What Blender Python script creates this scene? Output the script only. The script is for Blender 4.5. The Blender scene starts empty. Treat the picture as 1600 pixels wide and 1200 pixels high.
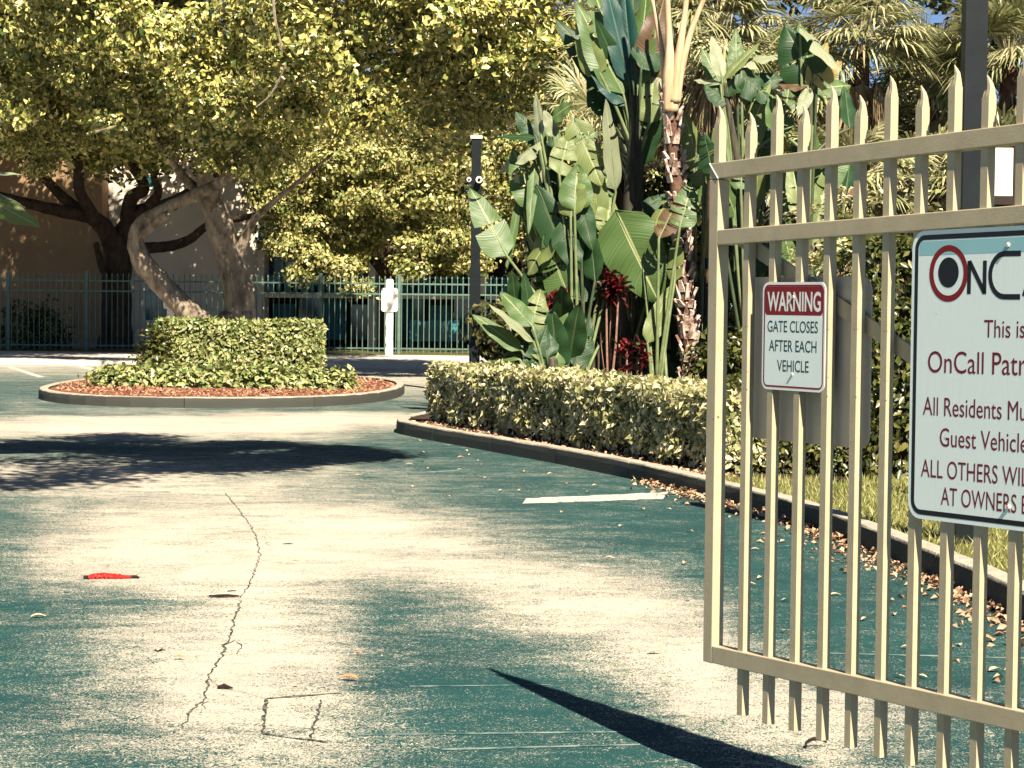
import bpy, math, random
import numpy as np
from mathutils import Vector, Matrix

random.seed(7); RNG = np.random.default_rng(11)
S = bpy.context.scene
COL = S.collection
rad = math.radians

# ------------------------------------------------------------------ camera
EYE = 1.75; FPX = 3300.0; HOR = 472.0; ROLL = rad(.6)
PITCH = math.atan((600 - HOR) / FPX)
cam = bpy.data.objects.new('camera', bpy.data.cameras.new('camera'))
cam.data.sensor_width = 36; cam.data.lens = 36 * FPX / 1600
cam.data.clip_start = .1; cam.data.clip_end = 3000
CAMR = Matrix.Rotation(math.pi/2 - PITCH, 4, 'X') @ Matrix.Rotation(ROLL, 4, 'Z')
cam.matrix_world = Matrix.Translation((0, 0, EYE)) @ CAMR
COL.objects.link(cam); S.camera = cam

# ------------------------------------------------------------------ light
SUN_AZ = rad(21.0); SUN_EL = rad(46.0)      # azimuth measured from -Y towards +X
sdir = Vector((math.sin(SUN_AZ)*math.cos(SUN_EL), -math.cos(SUN_AZ)*math.cos(SUN_EL), math.sin(SUN_EL)))
W = bpy.data.worlds.new('World'); S.world = W; W.use_nodes = True
nt = W.node_tree; bg = nt.nodes['Background']
sky = nt.nodes.new('ShaderNodeTexSky'); sky.sky_type = 'NISHITA'; sky.sun_disc = False
sky.sun_elevation = SUN_EL; sky.sun_rotation = math.pi - SUN_AZ   # clockwise from +Y
sky.air_density = .6; sky.dust_density = 0; sky.ozone_density = 1.2; sky.altitude = 3000
nt.links.new(sky.outputs[0], bg.inputs[0]); bg.inputs[1].default_value = .05
sun = bpy.data.objects.new('sun', bpy.data.lights.new('sun', 'SUN'))
sun.data.energy = 5.0; sun.data.angle = rad(.5); sun.data.color = (1, .89, .74)
sun.rotation_euler = sdir.to_track_quat('Z', 'Y').to_euler(); sun.location = (20, -20, 30)
COL.objects.link(sun)
S.view_settings.view_transform = 'Standard'; S.view_settings.look = 'None'
S.view_settings.exposure = 1.4; S.view_settings.gamma = 1; S.view_settings.use_curve_mapping = False
S.render.engine = 'CYCLES'; S.cycles.max_bounces = 5; S.cycles.diffuse_bounces = 1; S.cycles.transmission_bounces = 3; S.cycles.transparent_max_bounces = 4

# ------------------------------------------------------------------ survey helpers (photo pixel -> place)
def ray(x, y): return CAMR.to_3x3() @ Vector(((x-800)/FPX, (600-y)/FPX, -1))
def at(x, y, Y):
    d = ray(x, y); return Vector((0, 0, EYE)) + d * (Y / d.y)
def gr(x, y, z=0.):
    d = ray(x, y); return Vector((0, 0, EYE)) + d * ((z-EYE) / d.z)
def ppm(Y): return FPX / Y

# ------------------------------------------------------------------ mesh helpers
class MB:
    def __init__(s): s.v = []; s.f = []; s.m = []; s.mi = 0
    def add(s, vs, fs):
        b = len(s.v); s.v += [tuple(v) for v in vs]; s.f += [tuple(b+i for i in f) for f in fs]; s.m += [s.mi]*len(fs)
    def box(s, x0, x1, y0, y1, z0, z1, shear=0):
        vs = [(x, y, z + shear*x) for z in (z0, z1) for y in (y0, y1) for x in (x0, x1)]
        s.add(vs, [(0,2,3,1),(4,5,7,6),(0,1,5,4),(2,6,7,3),(0,4,6,2),(1,3,7,5)])
    def obox(s, a, b, w, d):
        a = Vector(a); b = Vector(b); t = (b-a).normalized()
        sx = t.cross(Vector((0,1,0)));  sx = (Vector((1,0,0)) if sx.length < .01 else sx.normalized()) * w/2
        sy = t.cross(sx).normalized()*d/2
        vs = [p+i*sx+j*sy for p in (a, b) for i, j in ((-1,-1),(1,-1),(1,1),(-1,1))]
        s.add(vs, [(3,2,1,0),(4,5,6,7),(0,1,5,4),(1,2,6,5),(2,3,7,6),(3,0,4,7)])
    def tube(s, pts, rs, n=8, jit=0, caps=True):
        pts = [Vector(p) for p in pts]; rings = []; up = Vector((.13, .31, .94))
        b = len(s.v)
        for i, p in enumerate(pts):
            t = (pts[min(i+1, len(pts)-1)] - pts[max(i-1, 0)])
            t = t.normalized() if t.length > 1e-9 else Vector((0,0,1))
            if i == 0: u = t.cross(Vector((1,.2,.1)) if abs(t.x) < .8 else Vector((0,1,.2))).normalized()
            else: u = (u - t*u.dot(t)).normalized()
            w = t.cross(u)
            for k in range(n):
                a = 2*math.pi*k/n; r = rs[i]*(1 + random.uniform(-jit, jit))
                s.v.append(tuple(p + (u*math.cos(a) + w*math.sin(a))*r))
        for i in range(len(pts)-1):
            for k in range(n):
                q = b+i*n; s.f.append((q+k, q+(k+1)%n, q+n+(k+1)%n, q+n+k)); s.m.append(s.mi)
        if caps:
            s.f.append(tuple(b+k for k in reversed(range(n)))); s.m.append(s.mi)
            q = b+(len(pts)-1)*n; s.f.append(tuple(q+k for k in range(n))); s.m.append(s.mi)
    def build(s, name, mats, parent=None, smooth=False, loc=None):
        me = bpy.data.meshes.new(name); me.from_pydata(s.v, [], s.f)
        mats = mats if isinstance(mats, (list, tuple)) else [mats]
        for m in mats: me.materials.append(m)
        if len(mats) > 1: me.polygons.foreach_set('material_index', s.m)
        if smooth: me.polygons.foreach_set('use_smooth', [True]*len(me.polygons))
        me.update(); return link(name, me, parent, loc)
def link(name, me, parent=None, loc=None):
    o = bpy.data.objects.new(name, me); COL.objects.link(o)
    if parent is not None: o.parent = parent
    if loc is not None: o.location = loc
    return o
def tag(o, label=None, cat=None, group=None, kind=None):
    for k, v in (('label', label), ('category', cat), ('group', group), ('kind', kind)):
        if v: o[k] = v
    return o
def empty(name, loc=(0,0,0), rz=0):
    o = bpy.data.objects.new(name, None); COL.objects.link(o); o.location = loc; o.rotation_euler.z = rz
    o.empty_display_size = .2; return o
def adopt(o, parent):
    """parent a mesh whose vertices are in world space under an Empty standing at its own place"""
    o.parent = parent; o.location = -Vector(parent.location); return o
def catmull(P, n=5):
    P = [Vector(p) for p in P]; out = []
    for i in range(len(P)-1):
        a, b, c, d = P[max(i-1,0)], P[i], P[i+1], P[min(i+2, len(P)-1)]
        for k in range(n):
            t = k/n; out.append(.5*((2*b)+(c-a)*t+(2*a-5*b+4*c-d)*t*t+(3*b-a-3*c+d)*t**3))
    out.append(P[-1]); return out
def lerp_list(L, n=5):
    out = []
    for i in range(len(L)-1): out += [L[i]+(L[i+1]-L[i])*k/n for k in range(n)]
    return out+[L[-1]]
def np_mesh(name, V, F, mat, parent=None, smooth=False):
    """V (n,3), F (m,k) arrays"""
    me = bpy.data.meshes.new(name); k = F.shape[1]; m = F.shape[0]
    me.vertices.add(len(V)); me.vertices.foreach_set('co', V.astype(np.float32).ravel())
    me.loops.add(m*k); me.loops.foreach_set('vertex_index', F.astype(np.int32).ravel())
    me.polygons.add(m); me.polygons.foreach_set('loop_start', np.arange(0, m*k, k, dtype=np.int32))
    me.materials.append(mat); me.update(calc_edges=True); me.validate()
    return link(name, me, parent)
def unit(a): return a / np.maximum(np.linalg.norm(a, axis=1, keepdims=True), 1e-9)
def leaf_arrays(P, N, L, asp=.5, fold=.12, axis=None):
    """folded diamond leaves: 4 verts, 2 tris each"""
    n = len(P); N = unit(N)
    a = RNG.normal(size=(n, 3)) if axis is None else axis + RNG.normal(size=(n, 3))*.25
    a = unit(a - N*np.sum(a*N, 1, keepdims=True)); b = np.cross(N, a)
    L = (L*RNG.uniform(.7, 1.3, n))[:, None]; w = L*asp*.5
    f = N*L*fold
    v0 = P; v1 = P + a*L*.45 + b*w + f; v2 = P + a*L - f*.4; v3 = P + a*L*.45 - b*w + f
    V = np.stack([v0, v1, v2, v3], 1).reshape(-1, 3)
    i = np.arange(n)[:, None]*4
    F = np.concatenate([i+np.array([[0, 2, 1]]), i+np.array([[0, 3, 2]])], 0)
    return V, F
class Leaves:
    def __init__(s): s.V = []; s.F = []; s.n = 0
    def add(s, V, F): s.V.append(V); s.F.append(F+s.n); s.n += len(V)
    def leaves(s, P, N, L, **k): s.add(*leaf_arrays(np.asarray(P), np.asarray(N), L, **k))
    def lobe(s, c, r, nclus, per, L, spread=.22, flat=.75, up=.25, asp=.62):
        """clusters of leaves on the skin of an ellipsoid with rough outline"""
        r = np.array(r if hasattr(r, '__len__') else (r, r, r*flat)); c = np.array(c)
        d = unit(RNG.normal(size=(nclus, 3))); k = RNG.uniform(.62, 1.12, (nclus, 1))
        cc = c + d*r*k
        nd = unit(d + np.array([0, 0, up]))
        idx = np.repeat(np.arange(nclus), per); m = len(idx)
        rs = spread*RNG.uniform(.6, 1.5, (nclus, 1))[idx]
        off = RNG.normal(size=(m, 3))*rs*np.array([1, 1, .5])
        N = unit(nd[idx] + RNG.normal(size=(m, 3))*.45)
        s.leaves(cc[idx]+off, N, L, asp=asp)
    def build(s, name, mat, parent=None):
        return np_mesh(name, np.concatenate(s.V), np.concatenate(s.F), mat, parent)

# ------------------------------------------------------------------ materials
def newmat(name):
    m = bpy.data.materials.new(name); m.use_nodes = True
    return m, m.node_tree, m.node_tree.nodes['Principled BSDF']
def N_(nt, t, **k):
    n = nt.nodes.new(t)
    for a, b in k.items(): setattr(n, a, b)
    return n
def surf(name, c1, c2=None, scale=8, rough=.8, bump=.3, bscale=None, spec=.3, detail=6, metal=0, stretch=None, lo=.35, hi=.65, dist=.02):
    m, t, p = newmat(name); c2 = c2 or tuple(x*.75 for x in c1)
    tc = N_(t, 'ShaderNodeTexCoord'); mp = N_(t, 'ShaderNodeMapping'); t.links.new(tc.outputs['Object'], mp.inputs[0])
    if stretch: mp.inputs['Scale'].default_value = stretch
    n = N_(t, 'ShaderNodeTexNoise'); n.inputs['Scale'].default_value = scale; n.inputs['Detail'].default_value = detail
    n.inputs['Roughness'].default_value = .65
    t.links.new(mp.outputs[0], n.inputs[0])
    r = N_(t, 'ShaderNodeValToRGB'); r.color_ramp.elements[0].position = lo; r.color_ramp.elements[1].position = hi
    r.color_ramp.elements[0].color = (*c2, 1); r.color_ramp.elements[1].color = (*c1, 1)
    t.links.new(n.outputs['Fac'], r.inputs[0]); t.links.new(r.outputs[0], p.inputs['Base Color'])
    p.inputs['Roughness'].default_value = rough; p.inputs['Specular IOR Level'].default_value = spec; p.inputs['Metallic'].default_value = metal
    if bump:
        n2 = N_(t, 'ShaderNodeTexNoise'); n2.inputs['Scale'].default_value = bscale or scale*4; n2.inputs['Detail'].default_value = 5
        t.links.new(mp.outputs[0], n2.inputs[0])
        b = N_(t, 'ShaderNodeBump'); b.inputs['Strength'].default_value = bump; b.inputs['Distance'].default_value = dist
        t.links.new(n2.outputs['Fac'], b.inputs['Height']); t.links.new(b.outputs[0], p.inputs['Normal'])
    return m
def leafmat(name, cols, rough=.45, trans=.25, spec=.5, tcol=None):
    m, t, p = newmat(name)
    g = N_(t, 'ShaderNodeNewGeometry'); r = N_(t, 'ShaderNodeValToRGB')
    el = r.color_ramp.elements
    while len(el) < len(cols): el.new(.5)
    for i, c in enumerate(cols): el[i].position = i/(len(cols)-1); el[i].color = (*c, 1)
    t.links.new(g.outputs['Random Per Island'], r.inputs[0]); t.links.new(r.outputs[0], p.inputs['Base Color'])
    p.inputs['Roughness'].default_value = rough; p.inputs['Specular IOR Level'].default_value = spec
    tr = N_(t, 'ShaderNodeBsdfTranslucent'); mx = N_(t, 'ShaderNodeMixShader'); mx.inputs[0].default_value = trans
    if tcol: tr.inputs[0].default_value = (*tcol, 1)
    else: t.links.new(r.outputs[0], tr.inputs[0])
    out = t.nodes['Material Output']
    t.links.new(p.outputs[0], mx.inputs[1]); t.links.new(tr.outputs[0], mx.inputs[2]); t.links.new(mx.outputs[0], out.inputs[0])
    return m
M = {}
M['gate'] = surf('khaki_gate_paint', (.48, .405, .26), (.40, .335, .21), scale=9, rough=.5, bump=.05, bscale=120, spec=.4)
def chips(m, col=(.10,.07,.04), sc=38, th=.70):
    t = m.node_tree; p = t.nodes['Principled BSDF']; src = p.inputs['Base Color'].links[0].from_socket
    tc = N_(t, 'ShaderNodeTexCoord'); n = N_(t, 'ShaderNodeTexNoise'); n.inputs['Scale'].default_value = sc; n.inputs['Detail'].default_value = 4; t.links.new(tc.outputs['Object'], n.inputs[0])
    mr = N_(t, 'ShaderNodeMapRange'); mr.inputs[1].default_value = th; mr.inputs[2].default_value = th+.04; t.links.new(n.outputs['Fac'], mr.inputs[0])
    mx = N_(t, 'ShaderNodeMix', data_type='RGBA'); t.links.new(mr.outputs[0], mx.inputs[0]); t.links.new(src, mx.inputs[6]); mx.inputs[7].default_value = (*col, 1); t.links.new(mx.outputs[2], p.inputs['Base Color'])
chips(M['gate'])
M['bronze'] = surf('dark_bronze_paint', (.007, .011, .012), (.004, .007, .008), scale=5, rough=.45, bump=.04)
M['concrete'] = surf('kerb_concrete', (.42, .37, .29), (.24, .22, .18), scale=5, rough=.9, bump=.5, bscale=60)
M['fencegreen'] = surf('fence_paint', (.12, .20, .15), (.08, .13, .10), scale=4, rough=.5, bump=0)
M['white'] = surf('white_paint', (.82, .78, .70), (.74, .70, .62), scale=6, rough=.6, bump=0)
M['bark'] = surf('brown_bark', (.075, .05, .032), (.03, .018, .012), scale=5, rough=.95, bump=.9, bscale=18, stretch=(1,1,.35), dist=.06)
M['palebark'] = surf('pale_ficus_bark', (.36, .29, .21), (.08, .06, .04), scale=3.5, rough=.9, bump=.8, bscale=16, stretch=(1,1,.4), dist=.05)
M['tanwall'] = surf('tan_stucco', (.30, .20, .11), (.25, .16, .09), scale=1.5, rough=.95, bump=.2, bscale=40)
M['creamwall'] = surf('cream_stucco', (.72, .62, .50), (.64, .54, .43), scale=1.2, rough=.95, bump=.2, bscale=40)
M['shingle'] = surf('dark_shingle', (.035, .05, .06), (.02, .03, .035), scale=3, rough=.9, bump=.3, bscale=20)
M['glass'] = surf('teal_glass', (.03, .12, .13), (.015, .06, .07), scale=1.2, rough=.08, bump=0, spec=.8)
M['teal'] = surf('teal_panel', (.05, .22, .25), (.02, .10, .13), scale=2, rough=.5, bump=0)
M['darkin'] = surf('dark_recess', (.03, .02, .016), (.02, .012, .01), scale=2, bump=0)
M['soil'] = surf('bed_soil', (.07, .035, .02), (.03, .015, .01), scale=12, rough=1, bump=.8)
M['mulch'] = surf('red_mulch', (.24, .10, .055), (.15, .055, .03), scale=22, rough=1, bump=.8, bscale=50)
M['lawn'] = surf('lawn_soil', (.12, .12, .035), (.07, .07, .02), scale=9, rough=1, bump=.4)
M['pave'] = surf('far_concrete', (.62, .56, .47), (.52, .47, .39), scale=1.3, rough=.9, bump=.2)
M['line'] = surf('worn_line_paint', (.50, .48, .41), (.10, .18, .16), scale=22, rough=.8, bump=.2, lo=.34, hi=.52)
M['scratch'] = surf('pale_scratch', (.20, .25, .22), (.03, .085, .08), scale=9, rough=.9, bump=0, lo=.42, hi=.6)
M['crack'] = surf('asphalt_crack', (.22, .21, .17), (.02, .025, .022), scale=26, lo=.47, hi=.62, rough=1, bump=0)
M['red'] = surf('red_plastic', (.55, .02, .012), (.42, .015, .01), scale=30, rough=.4, bump=.1)
M['stick'] = surf('dark_stick', (.02, .012, .01), (.012, .008, .006), scale=30, bump=.3)
M['signwhite'] = surf('sign_white', (.84, .93, .86), (.79, .88, .815), scale=3, rough=.35, bump=0, stretch=(60,1,1), lo=.3, hi=.7, spec=.3)
M['signtan'] = surf('sign_back', (.60, .52, .40), (.54, .46, .35), scale=4, rough=.45, bump=.06, bscale=6)
M['signred'] = surf('sign_red', (.24, .008, .008), (.20, .006, .006), scale=6, rough=.4, bump=0)
M['signblack'] = surf('sign_black', (.010, .010, .012), (.008, .008, .01), scale=6, rough=.4, bump=0)
M['signteal'] = surf('sign_dark_teal', (.01, .07, .075), (.008, .06, .065), scale=6, rough=.4, bump=0)
M['signblue'] = surf('sign_band', (.30, .56, .58), (.28, .53, .55), scale=3, rough=.4, bump=0)
M['whitetext'] = surf('sign_lettering_white', (.86, .86, .80), (.83, .83, .77), scale=6, rough=.4, bump=0)
M['maroon'] = surf('sign_lettering_maroon', (.19, .006, .014), (.17, .005, .012), scale=6, rough=.4, bump=0)
chips(M['white'], (.55,.48,.40), 5, .74); chips(M['signwhite'], (.50,.52,.46), 22, .70)
M['ficus'] = leafmat('ficus_leaf', [(.05,.10,.022), (.18,.20,.045), (.45,.41,.11), (.70,.61,.23), (.30,.31,.07)], rough=.32, trans=.13)
M['ficus2'] = leafmat('fig_leaf_far', [(.09,.14,.03), (.26,.27,.07), (.52,.45,.18), (.34,.33,.10)], rough=.42, trans=.13)
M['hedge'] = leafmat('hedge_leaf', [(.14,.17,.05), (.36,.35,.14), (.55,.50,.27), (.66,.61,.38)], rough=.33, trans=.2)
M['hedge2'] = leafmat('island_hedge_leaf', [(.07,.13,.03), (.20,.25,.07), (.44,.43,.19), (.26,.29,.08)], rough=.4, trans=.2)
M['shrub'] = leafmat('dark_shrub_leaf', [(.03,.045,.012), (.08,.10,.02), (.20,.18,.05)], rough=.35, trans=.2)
M['bush'] = leafmat('bush_leaf', [(.02,.03,.01), (.06,.07,.02), (.16,.15,.05), (.05,.05,.016)], rough=.4, trans=.2)
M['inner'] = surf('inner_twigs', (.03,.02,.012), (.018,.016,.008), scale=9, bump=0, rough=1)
M['fan'] = leafmat('fan_palm_leaf', [(.08,.12,.04), (.26,.27,.11), (.60,.54,.32), (.30,.30,.12)], rough=.5, trans=.25)
M['deadfan'] = leafmat('dry_fan_leaf', [(.12,.075,.035), (.36,.26,.14), (.22,.16,.08)], rough=.7, trans=.15)
M['cordy'] = leafmat('red_cordyline_leaf', [(.03,.003,.004), (.10,.005,.01), (.22,.02,.02), (.07,.03,.02)], rough=.35, trans=.25)
M['dry'] = leafmat('dry_fallen_leaf', [(.16,.07,.04), (.42,.26,.14), (.58,.44,.28), (.36,.17,.10)], rough=.7, trans=.1)
M['grassblade'] = leafmat('grass_blade', [(.12,.15,.03), (.32,.32,.09), (.50,.46,.20)], rough=.5, trans=.3)
M['backtree'] = leafmat('distant_leaf', [(.02,.03,.01), (.06,.07,.02), (.10,.095,.03)], rough=.6, trans=.15)

def bananamat(name, c, cl, rib=(.42,.44,.2)):
    m, t, p = newmat(name)
    uv = N_(t, 'ShaderNodeUVMap'); sp = N_(t, 'ShaderNodeSeparateXYZ'); t.links.new(uv.outputs[0], sp.inputs[0])
    # veins run slanted from the midrib; u=.5 is the midrib
    ab = N_(t, 'ShaderNodeMath', operation='ABSOLUTE'); su = N_(t, 'ShaderNodeMath', operation='SUBTRACT'); su.inputs[1].default_value = .5
    t.links.new(sp.outputs[0], su.inputs[0]); t.links.new(su.outputs[0], ab.inputs[0])
    ma = N_(t, 'ShaderNodeMath', operation='MULTIPLY_ADD'); ma.inputs[1].default_value = -.25
    t.links.new(ab.outputs[0], ma.inputs[0]); t.links.new(sp.outputs[1], ma.inputs[2])
    sc = N_(t, 'ShaderNodeMath', operation='MULTIPLY'); sc.inputs[1].default_value = 34; t.links.new(ma.outputs[0], sc.inputs[0])
    no = N_(t, 'ShaderNodeTexNoise', noise_dimensions='1D'); no.inputs['Scale'].default_value = 1.6; no.inputs['Detail'].default_value = 3
    t.links.new(sc.outputs[0], no.inputs['W'])
    r = N_(t, 'ShaderNodeValToRGB'); r.color_ramp.elements[0].position = .35; r.color_ramp.elements[1].position = .68
    r.color_ramp.elements[0].color = (*c, 1); r.color_ramp.elements[1].color = (*cl, 1); t.links.new(no.outputs['Fac'], r.inputs[0])
    lt = N_(t, 'ShaderNodeMath', operation='LESS_THAN'); lt.inputs[1].default_value = .03; t.links.new(ab.outputs[0], lt.inputs[0])
    mx = N_(t, 'ShaderNodeMix', data_type='RGBA'); t.links.new(lt.outputs[0], mx.inputs[0]); t.links.new(r.outputs[0], mx.inputs[6]); mx.inputs[7].default_value = (*rib, 1)
    t.links.new(mx.outputs[2], p.inputs['Base Color'])
    b = N_(t, 'ShaderNodeBump'); b.inputs['Strength'].default_value = .5; b.inputs['Distance'].default_value = .01
    t.links.new(no.outputs['Fac'], b.inputs['Height']); t.links.new(b.outputs[0], p.inputs['Normal'])
    p.inputs['Roughness'].default_value = .42; p.inputs['Specular IOR Level'].default_value = .4
    tr = N_(t, 'ShaderNodeBsdfTranslucent'); t.links.new(mx.outputs[2], tr.inputs[0])
    ms = N_(t, 'ShaderNodeMixShader'); ms.inputs[0].default_value = .28
    t.links.new(p.outputs[0], ms.inputs[1]); t.links.new(tr.outputs[0], ms.inputs[2]); t.links.new(ms.outputs[0], t.nodes['Material Output'].inputs[0])
    return m
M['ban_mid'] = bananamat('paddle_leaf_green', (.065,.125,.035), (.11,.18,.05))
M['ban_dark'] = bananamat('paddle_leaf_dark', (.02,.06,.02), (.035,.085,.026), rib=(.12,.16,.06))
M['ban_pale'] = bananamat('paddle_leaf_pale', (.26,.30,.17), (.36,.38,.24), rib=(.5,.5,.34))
M['ban_lit'] = bananamat('paddle_leaf_sunlit', (.14,.19,.055), (.22,.26,.09))  # brighter copy of the green for leaves in sun, light put into colour
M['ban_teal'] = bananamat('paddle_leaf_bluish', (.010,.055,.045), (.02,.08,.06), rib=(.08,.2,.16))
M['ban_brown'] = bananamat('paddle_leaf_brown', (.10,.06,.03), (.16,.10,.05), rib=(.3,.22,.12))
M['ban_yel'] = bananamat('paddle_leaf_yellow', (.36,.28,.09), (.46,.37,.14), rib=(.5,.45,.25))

# ---- asphalt with a mask per vertex (worn pale aggregate against dark sealcoat, tree shade painted in)
def asphaltmat():
    m, t, p = newmat('worn_sealed_asphalt')
    a = N_(t, 'ShaderNodeAttribute', attribute_name='wear_shade')
    tc = N_(t, 'ShaderNodeTexCoord')
    def noise(scale, det=5, st=None, dist=0, ro=.6):
        mp = N_(t, 'ShaderNodeMapping'); t.links.new(tc.outputs['Object'], mp.inputs[0])
        if st: mp.inputs['Scale'].default_value = st
        n = N_(t, 'ShaderNodeTexNoise'); n.inputs['Scale'].default_value = scale; n.inputs['Detail'].default_value = det
        n.inputs['Distortion'].default_value = dist; n.inputs['Roughness'].default_value = ro
        t.links.new(mp.outputs[0], n.inputs[0]); return n.outputs['Fac']
    n1 = noise(24, 2, (1, .7, 1), 5.5, .6); n2 = noise(1.5, 6, (.55, 1, 1), 1.2, .7); n3 = noise(7, 5, (.5, .8, 1), 1.2, .7)
    def math_(op, x, y, z=None):
        n = N_(t, 'ShaderNodeMath', operation=op)
        for i, q in enumerate((x, y, z)):
            if q is None: continue
            if isinstance(q, (int, float)): n.inputs[i].default_value = q
            else: t.links.new(q, n.inputs[i])
        return n.outputs[0]
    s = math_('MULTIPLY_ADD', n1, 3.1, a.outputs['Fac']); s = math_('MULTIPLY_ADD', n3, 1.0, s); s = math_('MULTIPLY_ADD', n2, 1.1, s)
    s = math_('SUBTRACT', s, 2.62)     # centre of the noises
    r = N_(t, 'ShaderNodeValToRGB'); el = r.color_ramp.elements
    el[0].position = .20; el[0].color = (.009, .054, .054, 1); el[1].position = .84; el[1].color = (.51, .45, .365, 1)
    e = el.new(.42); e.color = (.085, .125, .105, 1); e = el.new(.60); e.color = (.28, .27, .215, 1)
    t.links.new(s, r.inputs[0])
    # the sealcoat itself varies a little
    n4 = noise(.8, 5, None, .5); mixc = N_(t, 'ShaderNodeMix', data_type='RGBA', blend_type='MULTIPLY'); mixc.inputs[0].default_value = 1
    rr = N_(t, 'ShaderNodeValToRGB'); rr.color_ramp.elements[0].position = .3; rr.color_ramp.elements[1].position = .7
    rr.color_ramp.elements[0].color = (.78, .8, .8, 1); rr.color_ramp.elements[1].color = (1.12, 1.1, 1.06, 1)
    t.links.new(n4, rr.inputs[0]); t.links.new(r.outputs[0], mixc.inputs[6]); t.links.new(rr.outputs[0], mixc.inputs[7])
    t.links.new(mixc.outputs[2], p.inputs['Base Color']); p.inputs['Roughness'].default_value = .85; p.inputs['Specular IOR Level'].default_value = .2
    b = N_(t, 'ShaderNodeBump'); b.inputs['Strength'].default_value = .5; b.inputs['Distance'].default_value = .006
    t.links.new(n1, b.inputs['Height']); t.links.new(b.outputs[0], p.inputs['Normal'])
    return m
M['asphalt'] = asphaltmat()

# ------------------------------------------------------------------ ground
g = MB(); g.add([(-900,-200,-.03),(900,-200,-.03),(900,1500,-.03),(-900,1500,-.03)], [(0,1,2,3)])
tag(g.build('ground', M['lawn']), 'dull grassy earth stretching away beyond the roads', kind='structure')
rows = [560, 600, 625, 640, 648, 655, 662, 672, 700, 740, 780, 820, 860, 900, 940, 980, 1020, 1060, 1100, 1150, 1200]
WEAR_SHADE = np.array([
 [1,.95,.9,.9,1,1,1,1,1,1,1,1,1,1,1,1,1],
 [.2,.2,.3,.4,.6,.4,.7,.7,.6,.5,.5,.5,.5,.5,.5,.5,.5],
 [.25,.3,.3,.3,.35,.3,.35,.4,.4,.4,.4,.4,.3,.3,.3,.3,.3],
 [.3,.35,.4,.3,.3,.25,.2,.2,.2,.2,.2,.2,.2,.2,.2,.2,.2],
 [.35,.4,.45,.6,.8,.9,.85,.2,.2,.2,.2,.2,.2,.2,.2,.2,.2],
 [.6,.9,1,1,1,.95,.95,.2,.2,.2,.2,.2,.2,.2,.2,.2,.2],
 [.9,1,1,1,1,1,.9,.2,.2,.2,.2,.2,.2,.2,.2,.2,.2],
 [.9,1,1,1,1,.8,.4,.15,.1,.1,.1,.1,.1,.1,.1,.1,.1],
 [.12,.12,.12,.15,.15,.15,.15,.1,.1,.1,.1,.1,.1,.1,.1,.1,.1],  # low values here paint the tree's shade into the asphalt
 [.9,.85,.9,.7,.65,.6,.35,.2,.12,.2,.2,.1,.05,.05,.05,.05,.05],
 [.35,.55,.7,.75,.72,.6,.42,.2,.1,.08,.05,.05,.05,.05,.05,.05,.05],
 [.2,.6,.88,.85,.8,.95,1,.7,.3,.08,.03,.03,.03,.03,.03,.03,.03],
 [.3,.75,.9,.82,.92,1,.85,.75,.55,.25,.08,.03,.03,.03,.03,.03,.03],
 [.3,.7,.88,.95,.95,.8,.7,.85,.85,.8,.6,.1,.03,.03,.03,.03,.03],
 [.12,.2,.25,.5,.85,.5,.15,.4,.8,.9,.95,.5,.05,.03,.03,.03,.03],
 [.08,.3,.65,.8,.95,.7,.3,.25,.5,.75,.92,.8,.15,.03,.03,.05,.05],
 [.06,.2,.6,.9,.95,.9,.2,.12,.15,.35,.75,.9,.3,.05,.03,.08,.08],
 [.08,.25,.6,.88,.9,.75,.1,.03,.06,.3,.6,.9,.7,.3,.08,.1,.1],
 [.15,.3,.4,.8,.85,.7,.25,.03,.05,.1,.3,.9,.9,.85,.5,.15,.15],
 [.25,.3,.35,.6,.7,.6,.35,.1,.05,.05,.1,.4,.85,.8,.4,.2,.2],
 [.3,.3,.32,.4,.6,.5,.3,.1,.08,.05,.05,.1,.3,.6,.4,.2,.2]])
def wear_shade_at(X, Y):
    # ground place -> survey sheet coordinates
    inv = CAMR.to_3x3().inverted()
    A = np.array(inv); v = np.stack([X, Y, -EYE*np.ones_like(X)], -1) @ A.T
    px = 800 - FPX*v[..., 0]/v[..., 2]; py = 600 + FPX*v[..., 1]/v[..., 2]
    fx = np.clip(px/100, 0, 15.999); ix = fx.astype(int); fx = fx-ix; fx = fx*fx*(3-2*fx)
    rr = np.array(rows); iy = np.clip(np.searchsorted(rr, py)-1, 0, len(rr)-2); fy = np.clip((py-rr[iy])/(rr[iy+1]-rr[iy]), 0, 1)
    return (WEAR_SHADE[iy, ix]*(1-fx)+WEAR_SHADE[iy, ix+1]*fx)*(1-fy) + (WEAR_SHADE[iy+1, ix]*(1-fx)+WEAR_SHADE[iy+1, ix+1]*fx)*fy
xs = np.concatenate([[-60, -30, -18], np.arange(-12, 4.01, .1), [8, 20, 60]])
ys = np.concatenate([[-12, 0, 4], np.arange(6, 20, .12), np.arange(20, 40, .3), np.arange(40, 54.6, .6)])
GX, GY = np.meshgrid(xs, ys); V = np.stack([GX, GY, GX*0], -1).reshape(-1, 3)
nx = len(xs); ii, jj = np.meshgrid(np.arange(nx-1), np.arange(len(ys)-1)); q = (jj*nx+ii).ravel()
F = np.stack([q, q+1, q+1+nx, q+nx], 1)
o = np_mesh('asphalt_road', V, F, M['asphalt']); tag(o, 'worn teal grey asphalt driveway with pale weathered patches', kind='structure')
wv = wear_shade_at(GX, GY).ravel()
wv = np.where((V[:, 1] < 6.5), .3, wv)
at_ = o.data.attributes.new('wear_shade', 'FLOAT', 'POINT'); at_.data.foreach_set('value', wv.astype(np.float32))
road = o

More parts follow.
